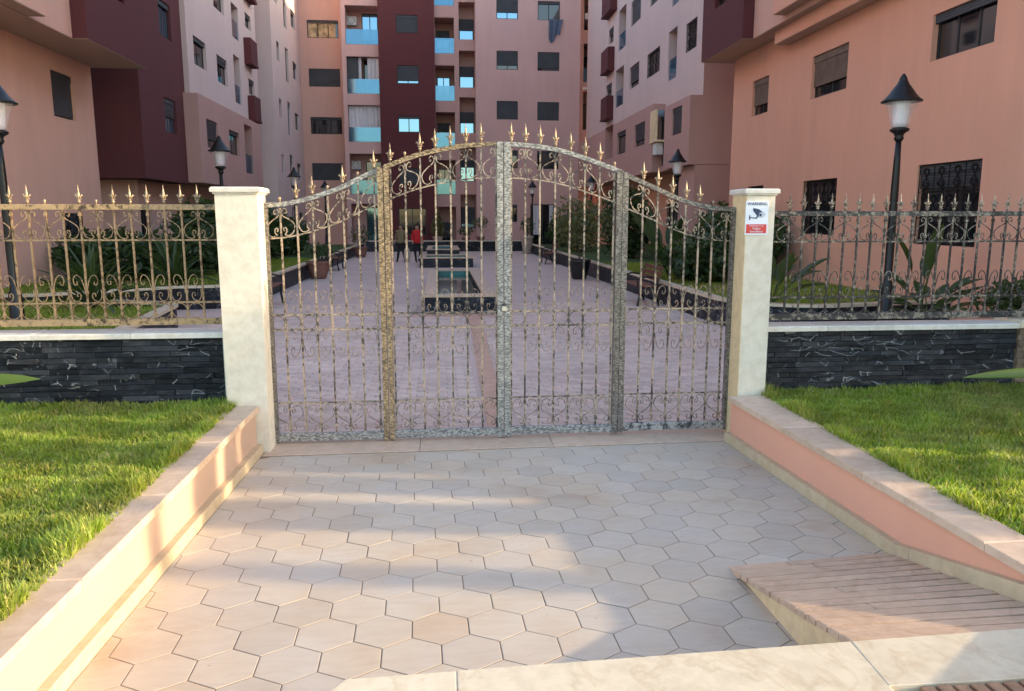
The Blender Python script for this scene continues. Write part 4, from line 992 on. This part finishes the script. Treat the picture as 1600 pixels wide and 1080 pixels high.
def arcp(c, r, a0, a1, n): return [(c[0]+r*math.cos(R(a0+(a1-a0)*i/n)), c[1]+r*math.sin(R(a0+(a1-a0)*i/n))) for i in range(n+1)]
# right planter: along X=5.05 then turning right in front (lawn lies on the left of the travel direction -> far to near is reversed)
Rp = [(14, 13.6)] + [(8.4, 12.75), (6.6, 12.4)] + arcp((6.45, 13.8), 1.40, -95, -178, 5) + [(5.05, 22), (5.05, 45)]
T = thing('planter_curb', 'black slate curb with pale coping around the right courtyard lawn', 'curb', (5.05, 25, 0)); curb(T, [(p[0], p[1]) for p in Rp][::-1], .5)
Lp = [(-14, 15.2), (-7.7, 15.5)] + arcp((-5.4, 18.2), 1.1, -100, -4, 5) + [(-4.28, 22), (-4.40, 46)]
T = thing('planter_curb', 'black slate curb with pale coping around the left courtyard lawn', 'curb', (-4.35, 25, 0)); curb(T, Lp, .5)
Lf = [(-4.0, 6.95), (-4.1, 9.4), (-4.35, 11.6), (-4.55, 13.4)] + arcp((-5.45, 13.6), .9, 0, 88, 4) + [(-5.9, 14.75)]
T = thing('planter_curb', 'curved black curb of the front left planter behind the bronze fence', 'curb', (-4, 10, 0)); curb(T, Lf, .46)
Rf = [(14, 10.8), (9, 10.4), (6.6, 9.9), (5.6, 8.8), (5.3, 7.6)]
T = thing('planter_curb', 'black curb of the front right planter behind the black fence', 'curb', (6, 9.5, 0)); curb(T, Rf, .42)
def lawn(poly, z):
    mb = MB(); mb.prism(poly, -.04, z); struct('lawn', mb, M['lawn2'])
lawn([(5.15, 45.5), (5.15, 14.2), (5.6, 13.2), (6.6, 12.6), (14, 13.8), (14, 45.5)], .40)
lawn([(-4.5, 46), (-14, 46), (-14, 15.4), (-7.7, 15.7), (-5.4, 17.3), (-4.5, 18.3)], .40)
lawn([(-4.1, 6.85), (-4.2, 9.5), (-4.45, 11.6), (-4.65, 13.4), (-5.0, 14.2), (-5.8, 14.6), (-6.0, 15.45), (-7.7, 15.45), (-14, 15.15), (-14, 6.85)], .36)
lawn([(14, 6.85), (14, 10.6), (9, 10.2), (6.8, 9.7), (5.8, 8.7), (5.5, 7.6), (5.5, 6.85)], .33)
grass('lawn_grass', 60000, (5.2, 10), (12.6, 26), lambda x, y: .40+0*x, lambda x, y: .06+0*x, 'grass of the right courtyard lawn', keep=lambda x, y: (y > 12.7+(x-6.6)*.15) & ((x > 5.2) & (y > 13.8-(x-5.2))), w0=.008)
grass('lawn_grass', 60000, (-10, -4.55), (15.6, 30), lambda x, y: .40+0*x, lambda x, y: .06+0*x, 'grass of the left courtyard lawn', keep=lambda x, y: y > 15.8+np.clip(x+7.7, 0, 5)*.8, w0=.009)
grass('lawn_grass', 60000, (-10, -4.2), (6.9, 15.4), lambda x, y: .36+0*x, lambda x, y: .06+0*x, 'grass of the front left planter', keep=lambda x, y: (x < -4.25-(y-9)*.09) & ((y < 14.3) | (x < -6.0)), w0=.007)
grass('lawn_grass', 30000, (5.6, 12), (6.9, 10.2), lambda x, y: .33+0*x, lambda x, y: .055+0*x, 'grass of the front right planter', keep=lambda x, y: y < 8.2+(x-5.6)*.9, w0=.007)
# planter wall across the far end
T = thing('planter_wall', 'long black planter wall with coping below the end block', 'wall', (0, 45.6, 0)); curb(T, [(-4.3, 45.6), (5.05, 45.6)], .62, .4)
# ------------------------------------------------------------------ pools on the axis
def pool(label, x0, x1, y0, y1, zt, rim=.26):
    T = thing('pool', label, 'pool', ((x0+x1)/2, (y0+y1)/2, 0))
    mb = MB(); mb.box((x0, y0, -.03), (x1, y0+rim, zt-.05)); mb.box((x0, y1-rim, -.03), (x1, y1, zt-.05)); mb.box((x0, y0+rim, -.03), (x0+rim, y1-rim, zt-.05)); mb.box((x1-rim, y0+rim, -.03), (x1, y1-rim, zt-.05)); mb.build('basin', M['slate'], T)
    for a, b in (((x0-.03, y0-.03), (x1+.03, y0+rim)), ((x0-.03, y1-rim), (x1+.03, y1+.03)), ((x0-.03, y0+rim+.003), (x0+rim, y1-rim-.003)), ((x1-rim, y0+rim+.003), (x1+.03, y1-rim-.003))):
        mb = MB(); mb.bbox((a[0], a[1], zt-.05), (b[0], b[1], zt), .008); mb.build('coping_stone', M['coping'], T)
    mb = MB(); e = .004; mb.box((x0+rim+e, y0+rim+e, -.02), (x1-rim-e, y1-rim-e, zt-.16)); mb.build('water', M['water'], T)
    mb = MB(); mb.quad((x0+rim+.002, y1-rim-.002, zt-.2), (x1-rim-.002, y1-rim-.002, zt-.2), (x1-rim-.002, y1-rim-.002, zt-.05), (x0+rim+.002, y1-rim-.002, zt-.05)); mb.build('tile_lining', M['pooltile'], T)
    return T
pool('nearest long pool with teal water and black veined front', -.33, 1.13, 15.9, 24.0, .38)
pool('narrow raised pool in the middle of the water axis', -.82, 1.30, 30.8, 33.4, .40)
pool('farthest pool with pale rim on the water axis', -.66, .95, 38.9, 44.0, .40)
# ------------------------------------------------------------------ street lamps
def lamp():
    T = thing('street_lamp', 'x', 'street lamp', (0, 0, 0), 0, 'black lantern lamps on the courtyard lawns')
    mb = MB(); mb.lathe([(.13, 0), (.13, .05), (.105, .07), (.095, .45), (.085, .50), (.06, .55), (.062, 1.2), (.058, 2.0), (.050, 2.35), (.042, 2.68)], sides=14); mb.build('pole', M['black'], T, True)
    mb = MB(); mb.lathe([(.05, 2.68), (.075, 2.72), (.06, 2.75), (.075, 2.79), (.135, 2.83), (.14, 2.86), (.09, 2.88)], sides=16); mb.build('collar', M['black'], T, True)
    mb = MB(); mb.lathe([(.105, 2.88), (.11, 2.95), (.125, 3.2), (.13, 3.26), (.10, 3.262)], sides=16); mb.build('diffuser', M['lampglass'], T, True)
    mb = MB(); mb.lathe([(.125, 2.882), (.15, 3.0), (.20, 3.18), (.255, 3.262)], sides=18); mb.build('glass', M['clear'], T, True)
    mb = MB(); mb.lathe([(.29, 3.255), (.295, 3.27), (.25, 3.30), (.19, 3.37), (.13, 3.46), (.085, 3.52), (.07, 3.56), (.055, 3.575), (.06, 3.59), (.045, 3.62), (.02, 3.66), (.004, 3.67)], sides=20); mb.build('hood', M['black'], T, True)
    return T
LP = lamp()
spots = [((7.0, 11.54, .42), 'tall black lamp behind the right fence in front of the orange-lit wall'), ((-6.40, 12.25, .33), 'black lamp half out of view at the left edge behind the bronze fence'),
         ((-5.72, 21.4, .40), 'black lamp above the left pillar in front of the rose band'), ((-6.15, 34.3, .40), 'small far lamp on the left lawn before the narrow windows'), ((-6.6, 46.4, .40), 'farthest lamp on the left side by the end block'),
         ((7.42, 24.1, .40), 'black lamp on the right lawn seen above the falling gate rail'), ((7.5, 38.4, .40), 'smaller lamp on the right lawn before the dark windows'), ((5.5, 46.3, .45), 'farthest lamp on the right by the curtained door')]
for i, (p, lb) in enumerate(spots):
    o = LP if i == 0 else copy_tree(LP)
    o.location = p; o['label'] = lb
# ------------------------------------------------------------------ benches and pots
def bench():
    T = thing('bench', 'x', 'bench', (0, 0, 0), 0, 'benches along the courtyard curbs')
    for k in range(4):
        mb = MB(); mb.bbox((-.75, -.20+.105*k, .43), (.75, -.11+.105*k, .465), .006); mb.build('slat', M['wood'], T)
    for k in range(3):
        z = .56+.115*k; y = .235+.035*k; mb = MB(); mb.bbox((-.75, y, z), (.75, y+.03, z+.09), .006); mb.build('slat', M['wood'], T)
    for s in (-.66, .66):
        mb = MB(); mb.tube([(s, -.20, 0), (s, -.16, .22), (s, -.18, .42), (s, .2, .42), (s, .26, .6), (s, .33, .9)], [.03, .025, .03, .03, .025, .02], 6); mb.tube([(s, .3, 0), (s, .2, .22), (s, .2, .42)], .028, 6); mb.tube([(s, -.2, .42), (s, -.22, .6), (s, .0, .66), (s, .24, .62)], .022, 6); mb.build('side_frame', M['black'], T)
    return T
BN = bench()
for i, (x, y, rz_, lb) in enumerate(((-3.85, 17.6, PI/2, 'dark wooden bench beside the left curb, nearest the gate'), (-3.95, 29.8, PI/2, 'dark bench farther along the left curb between two pots'), (4.55, 17.4, -PI/2, 'red brown wooden bench beside the right curb behind the gate'), (4.6, 33, -PI/2, 'small far bench along the right curb'))):
    o = BN if i == 0 else copy_tree(BN); o.location = (x, y, 0); o.rotation_euler = (0, 0, rz_); o['label'] = lb
def leafcloud(mb, n, c, rad, size, shape='ell', seed=0):
    rg = random.Random(seed)
    for _ in range(n):
        while True:
            p = Vector((rg.uniform(-1, 1), rg.uniform(-1, 1), rg.uniform(-1, 1)))
            if p.length > 1: continue
            if shape == 'cone' and math.hypot(p.x, p.y) > (1-p.z)/2*1.05+.06: continue
            if shape == 'ell' and p.length < .45 and rg.random() < .7: continue
            break
        k = 1+.22*math.sin(p.x*5+seed)*math.sin(p.y*6+p.z*4)
        p = Vector((c[0]+p.x*rad[0]*k, c[1]+p.y*rad[1]*k, c[2]+p.z*rad[2]*k))
        a = Vector((rg.gauss(0, 1), rg.gauss(0, 1), rg.gauss(0, .7)+.25)).normalized(); b = a.cross(Vector((rg.gauss(0, 1), rg.gauss(0, 1), rg.gauss(0, 1)))).normalized(); s = size*rg.uniform(.6, 1.4)
        mb.add([p-a*s*.5, p+b*s*.28, p+a*s*.6, p-b*s*.28], [(0, 1, 2, 3)])
def shrub(name, label, cat, loc, rad, n, size, mat='leaf', shape='ell', stem=.0, seed=1, group=None, trunk=.05):
    T = thing(name, label, cat, loc, 0, group); x, y, z = loc
    mb = MB(); leafcloud(mb, n, (x, y, z+stem+rad[2]), rad, size, shape, seed); mb.build('foliage', M[mat], T)
    mb = MB(); mb.tube([(x, y, z), (x+.02, y, z+stem*.5+.05), (x, y+.02, z+stem+rad[2])], [trunk, trunk*.8, trunk*.4], 6)
    rg = random.Random(seed)
    for k in range(5):
        a = rg.uniform(0, 6.28); mb.tube([(x, y, z+stem+.1*rad[2]), (x+rad[0]*.35*math.cos(a), y+rad[1]*.35*math.sin(a), z+stem+rad[2]*.8), (x+rad[0]*.7*math.cos(a), y+rad[1]*.7*math.sin(a), z+stem+rad[2]*1.4)], [trunk*.5, trunk*.35, trunk*.15], 4)
    mb.build('trunk', M['bark'], T); return T
def pot(label, loc, r, h, mat, bush, bm, shape='ell', n=260, size=.12, stem=.1):
    T = thing('potted_plant', label, 'potted plant', loc); x, y, z = loc
    mb = MB(); mb.lathe([(r*.62, 0), (r*.7, .03), (r*.95, h*.6), (r, h*.85), (r*1.1, h*.88), (r*1.1, h), (r*.95, h), (r*.9, h*.92)], (x, y, z), 14); mb.build('pot', M[mat], T, True)
    mb = MB(); leafcloud(mb, n, (x, y, z+h+stem+bush[2]*.9), bush, size, shape, int(y*10)); mb.build('foliage', M[bm], T)
    mb = MB(); mb.tube([(x, y, z+h*.85), (x, y, z+h+stem+bush[2])], [.03, .015], 6); mb.build('stem', M['bark'], T)
pot('brown urn with low shrub beside the left curb', (-3.95, 25.6, 0), .36, .55, 'pot', (.42, .42, .25), 'leaf')
pot('small pot with dark shrub at the far left curb', (-3.95, 39.2, 0), .34, .5, 'pot', (.5, .5, .5), 'leaf')
pot('black urn with feathery olive tree beside the right curb', (4.45, 24.6, 0), .34, .62, 'frame', (.95, .95, .85), 'olive', n=1500, size=.13, stem=.35)
pot('tall pale pot with small palm at the far right corner', (4.75, 42.3, 0), .32, .95, 'pale_pot', (.4, .4, .5), 'leaf')
pot('potted cone shaped conifer before the maroon wall of the end block', (at(684, 380, Y=45.9)[0], 45.85, .55), .3, .3, 'pale_pot', (.48, .48, .9), 'olive', 'cone', 700, .14, .1)
pot('thin potted bush by the pink wall of the end block', (at(751, 380, Y=45.9)[0], 45.85, .55), .25, .3, 'pot', (.45, .45, .35), 'olive', n=220, size=.13, stem=.5)
pot('low red leaved plant by the loggia window of the end block', (at(728, 380, Y=45.9)[0], 45.85, .55), .25, .25, 'pot', (.45, .4, .25), 'leaf', n=220)
# ------------------------------------------------------------------ broad-leaved plants
def blade_mesh(name, L, w, mat, bend=.6, fold=.18, n=9, stalk=.0):
    mb = MB(); vs_ = []
    for i in range(n+1):
        t = i/n; s = max(0, (t-stalk)/(1-stalk)); hw = w*(math.sin(PI*min(1, s*.92+.06))**.75) if t > stalk else .012
        if i == n: hw = .002
        a = bend*t*t*1.3; x = L*(t-.18*bend*t**3); z = -L*bend*.45*t*t
        vs_ += [(x, -hw, z+hw*fold*2.2), (x, 0, z), (x, hw, z+hw*fold*2.2)]
    fs = []
    for i in range(n):
        for k in (0, 1): fs.append((3*i+k, 3*i+3+k, 3*i+4+k, 3*i+1+k))
    mb.add(vs_, fs); return mb.mesh(name, mat, True)
STRAP = [blade_mesh('leaf', .8, .028, M['leaf'], b, .3) for b in (.3, .7, 1.0)]
BROAD = [blade_mesh('leaf', 1.25, .13, M['leaf2'], b, .22, 10, .42) for b in (.15, .4, .7)]
BROADD = [blade_mesh('leaf', 1.25, .14, M['leaf'], b, .22, 10, .40) for b in (.15, .4, .7)]
def rosette(name, label, cat, loc, leaves, n, lo, hi, sc_, seed, group=None):
    rg = random.Random(seed); T = thing(name, label, cat, loc, 0, group)
    for i in range(n):
        a = 2.4*i+rg.uniform(-.3, .3); el = R(rg.uniform(lo, hi)); s = sc_*rg.uniform(.7, 1.15)
        inst('leaf', rg.choice(leaves), T, (.03*math.cos(a), .03*math.sin(a), rg.uniform(0, .12)), (0, -el, a), (s, s, s))
    return T
rosette('strap_leaf_plant', 'dark spiky strap leaved plant behind the bronze fence beside the lamp', 'plant', (-6.0, 13.9, .4), STRAP, 46, 15, 85, 1.35, 3)
rosette('strap_leaf_plant', 'dark strap leaved clump in the middle of the bronze fence view', 'plant', (-6.1, 18.4, .4), STRAP, 46, 15, 85, 1.5, 5)
rosette('strap_leaf_plant', 'spiky clump right of the first on the left lawn', 'plant', (-7.6, 17.6, .4), STRAP, 40, 15, 80, 1.3, 6)
rosette('banana_plant', 'broad leaved plant behind the right pillar against the orange-lit wall', 'plant', (5.75, 12.95, .42), BROAD, 15, 35, 84, .95, 8)
rosette('banana_plant', 'dark broad leaved clump beyond the right bench and its lamp', 'plant', (6.0, 20.0, .42), BROADD, 22, 25, 85, 1.5, 9)
rosette('banana_plant', 'low dark broad leaved plant right of the tall lamp', 'plant', (7.75, 11.6, .36), BROADD, 20, 12, 60, .72, 10)
rosette('banana_plant', 'single upright green leaf plant right of the tall lamp', 'plant', (7.72, 11.75, .5), BROAD, 4, 70, 88, 1.05, 12)
# near plants whose leaf tips reach into the frame
p = at(48, 590, Y=4.9); T = thing('agave_plant', 'bright green leaf tip entering at the left edge before the slate wall', 'plant', (p.x-.95, 4.9, ZL))
lm = blade_mesh('leaf', 1.0, .045, M['leaf3'], .1, .25, 10)
inst('leaf', lm, T, (0, 0, p.z-ZL-.07), (R(52), -R(5), 0), (1, 1.25, 1.25))
for k in range(5): inst('leaf', lm, T, (-.02, 0, .05), (0, -R(30+9*k), 1.5+k*.8), (.7, .7, .7))
mb = MB(); mb.tube([(p.x-.95, 4.9, ZL), (p.x-.95, 4.9, p.z-.1)], .04, 6); mb.build('stem', M['leaf3'], T)
p = at(1500, 594, Y=4.8); T = thing('agave_plant', 'yellow green leaf tip entering at the right edge before the slate wall', 'plant', (p.x+1.05, 4.8, ZL))
lm2 = blade_mesh('leaf', 1.05, .040, M['leaf3'], .06, .4, 10)
inst('leaf', lm2, T, (0, 0, p.z-ZL+.035), (-R(50), R(0), PI+.03))
for k in range(5): inst('leaf', lm2, T, (.02, 0, .05), (0, -R(30+9*k), -1.3+k*.7), (.7, .7, .7))
mb = MB(); mb.tube([(p.x+1.05, 4.8, ZL), (p.x+1.05, 4.8, p.z+.05)], .04, 6); mb.build('stem', M['leaf3'], T)
# ------------------------------------------------------------------ hedges and shrubs
sh_ = [((-7.9, 19.8, .4), (1.5, .9, .62), 2600, .17, 'leaf', 'dark hedge shrub behind the bronze fence under the salmon wall'), ((-6.3, 21.5, .4), (1.2, .9, .62), 2000, .17, 'leaf', 'dark rounded shrub left of the cream pillar'),
       ((-6.9, 24.5, .4), (1.2, 1.5, 1.05), 3000, .2, 'leaf', 'large dark bush behind the outer left gate panel'), ((-6.5, 28.5, .4), (1.1, 1.4, 1.0), 2200, .2, 'leaf', 'dark bush in the second row on the left lawn'),
       ((-6.4, 33, .4), (1.0, 1.2, .8), 1500, .22, 'leaf', 'low dark bush far along the left lawn'),
       ((6.25, 18.3, .4), (.85, 1.2, .55), 2200, .16, 'leaf', 'dark hedge bush behind the outer right gate wing'), ((7.9, 20, .4), (1.0, 1.8, .95), 2600, .2, 'leaf', 'big dark bush beyond the right bench'),
       ((7.2, 29.5, .4), (1.0, 1.2, 1.3), 2600, .2, 'leaf', 'tall dark shrub on the right lawn behind the olive tree'), ((6.4, 36, .4), (.9, 1.2, .9), 1400, .22, 'leaf', 'dark shrub far along the right lawn'), ((6.6, 41.5, .4), (.9, 1.0, .8), 1000, .24, 'leaf', 'small dark shrub before the curtained door'),
       ((9.0, 10.8, .35), (1.0, .5, .35), 1500, .1, 'leaf2', 'low green shrub at the right edge behind the black fence')]
for i, (p, rd, n_, s_, mt, lb) in enumerate(sh_): shrub('shrub', lb, 'shrub', p, rd, n_, s_, mt, 'ell', .02, 20+i)
# unseen trees added on the right, shaped and spaced to cast the driveway's shade bands
def shade_cypress(loc, r, h, seed, lb):
    shrub('added_shade_cypress', lb, 'tree', loc, (r, r, h/2), 2600, .17, 'leaf', 'ell', .1, seed, 'added shade trees out of view on the right', .06)
TL = ('nearest the pavement', 'second from the pavement, the thinnest of the row', 'third from the pavement', 'in the middle of the row', 'third from the fence', 'second from the fence', 'nearest the fence')
for i, (y, r, h) in enumerate(((3.52, .21, 2.8), (4.13, .15, 2.6), (4.62, .21, 2.7), (5.02, .22, 2.75), (5.45, .24, 2.65), (5.90, .25, 2.7), (6.35, .25, 2.6))):
    shade_cypress((8.0, y, ZL), r, h, 40+i, 'slim evergreen added out of view to shade the driveway, '+TL[i])
shrub('added_shade_cypress', 'very thin evergreen added out of view for one shade band, apart from the row and nearer the pavement', 'tree', (9.5, 2.40, ZL), (.10, .10, 1.25), 900, .13, 'leaf', 'ell', .1, 61, 'added shade trees out of view on the right', .05)  # unseen thin tree, added to cast a soft band across the driveway
# ------------------------------------------------------------------ two people in the courtyard
def person(label, loc, joints, mats, bag=None, face=0):
    T = thing('person', label, 'person', loc)
    V, E, Rr = joints
    me = bpy.data.meshes.new('body'); me.from_pydata(V, E, []); o = bpy.data.objects.new('body', me); COL.objects.link(o)
    md = o.modifiers.new('s', 'SKIN'); sk = me.skin_vertices[0].data
    for i, r in enumerate(Rr): sk[i].radius = (r, r)
    sk[0].use_root = True; o.modifiers.new('u', 'SUBSURF').levels = 2
    bpy.context.view_layer.update()
    nm = bpy.data.meshes.new_from_object(o.evaluated_get(bpy.context.evaluated_depsgraph_get())); bpy.data.objects.remove(o)
    for m_ in mats: nm.materials.append(M[m_])
    for pl in nm.polygons:
        c = pl.center
        if c.z > 1.50: pl.material_index = 3 if (c.y > .0 or c.z > 1.58) else 2
        elif c.z > 1.42: pl.material_index = 2
        elif c.z > .86 and not (abs(c.x) > .22 and c.z < .95): pl.material_index = 0
        elif abs(c.x) > .22: pl.material_index = 2
        else: pl.material_index = 1
        pl.use_smooth = True
    nm.name = 'body'; b = bpy.data.objects.new('body', nm); COL.objects.link(b); b.parent = T; b.rotation_euler = (0, 0, face)
    return T
def joints(step=.12, arm=.0):
    V = [(0, 0, .90), (0, 0, 1.10), (0, 0, 1.32), (0, 0, 1.42), (0, -.01, 1.50), (0, -.02, 1.60), (.17, 0, 1.35), (.23, .02, 1.10), (.24, -.08-arm, .90), (-.17, 0, 1.35), (-.23, .02, 1.10), (-.24, -.08, .88),
         (.10, 0, .84), (.12, -.04, .46), (.13, step, .07), (.13, step-.12, .04), (-.10, 0, .84), (-.11, -.02, .46), (-.13, -step, .07), (-.13, -step-.12, .04), (.24, -.12-arm, .82), (-.24, -.11, .80)]
    E = [(0, 1), (1, 2), (2, 3), (3, 4), (4, 5), (2, 6), (6, 7), (7, 8), (8, 20), (2, 9), (9, 10), (10, 11), (11, 21), (0, 12), (12, 13), (13, 14), (14, 15), (0, 16), (16, 17), (17, 18), (18, 19)]
    Rr = [.14, .135, .15, .055, .085, .09, .065, .045, .032, .065, .045, .032, .09, .062, .045, .035, .09, .062, .045, .035, .03, .03]
    return V, E, Rr
person('person in red top and black trousers walking in the courtyard', (-1.0, 34.4, 0), joints(.16), ('red', 'darkcloth', 'skin', 'frame'), face=.4)
person('person in khaki top and dark trousers beside the one in red', (-1.72, 34.6, 0), joints(.14), ('khaki', 'darkcloth', 'skin', 'frame'), face=-.3)
p = (-1.45, 34.45, 0); T = thing('bag', 'pale bag held by the person in khaki', 'bag', p)
mb = MB(); mb.lathe([(.10, .05), (.15, .12), (.15, .45), (.11, .58), (.06, .62)], p, 10, .6); mb.build('body', M['bag'], T, True)
mb = MB(); mb.tube([(p[0]-.05, p[1], .6), (p[0]-.03, p[1], .82), (p[0]+.05, p[1], .6)], .012, 5); mb.build('handle', M['bag'], T)
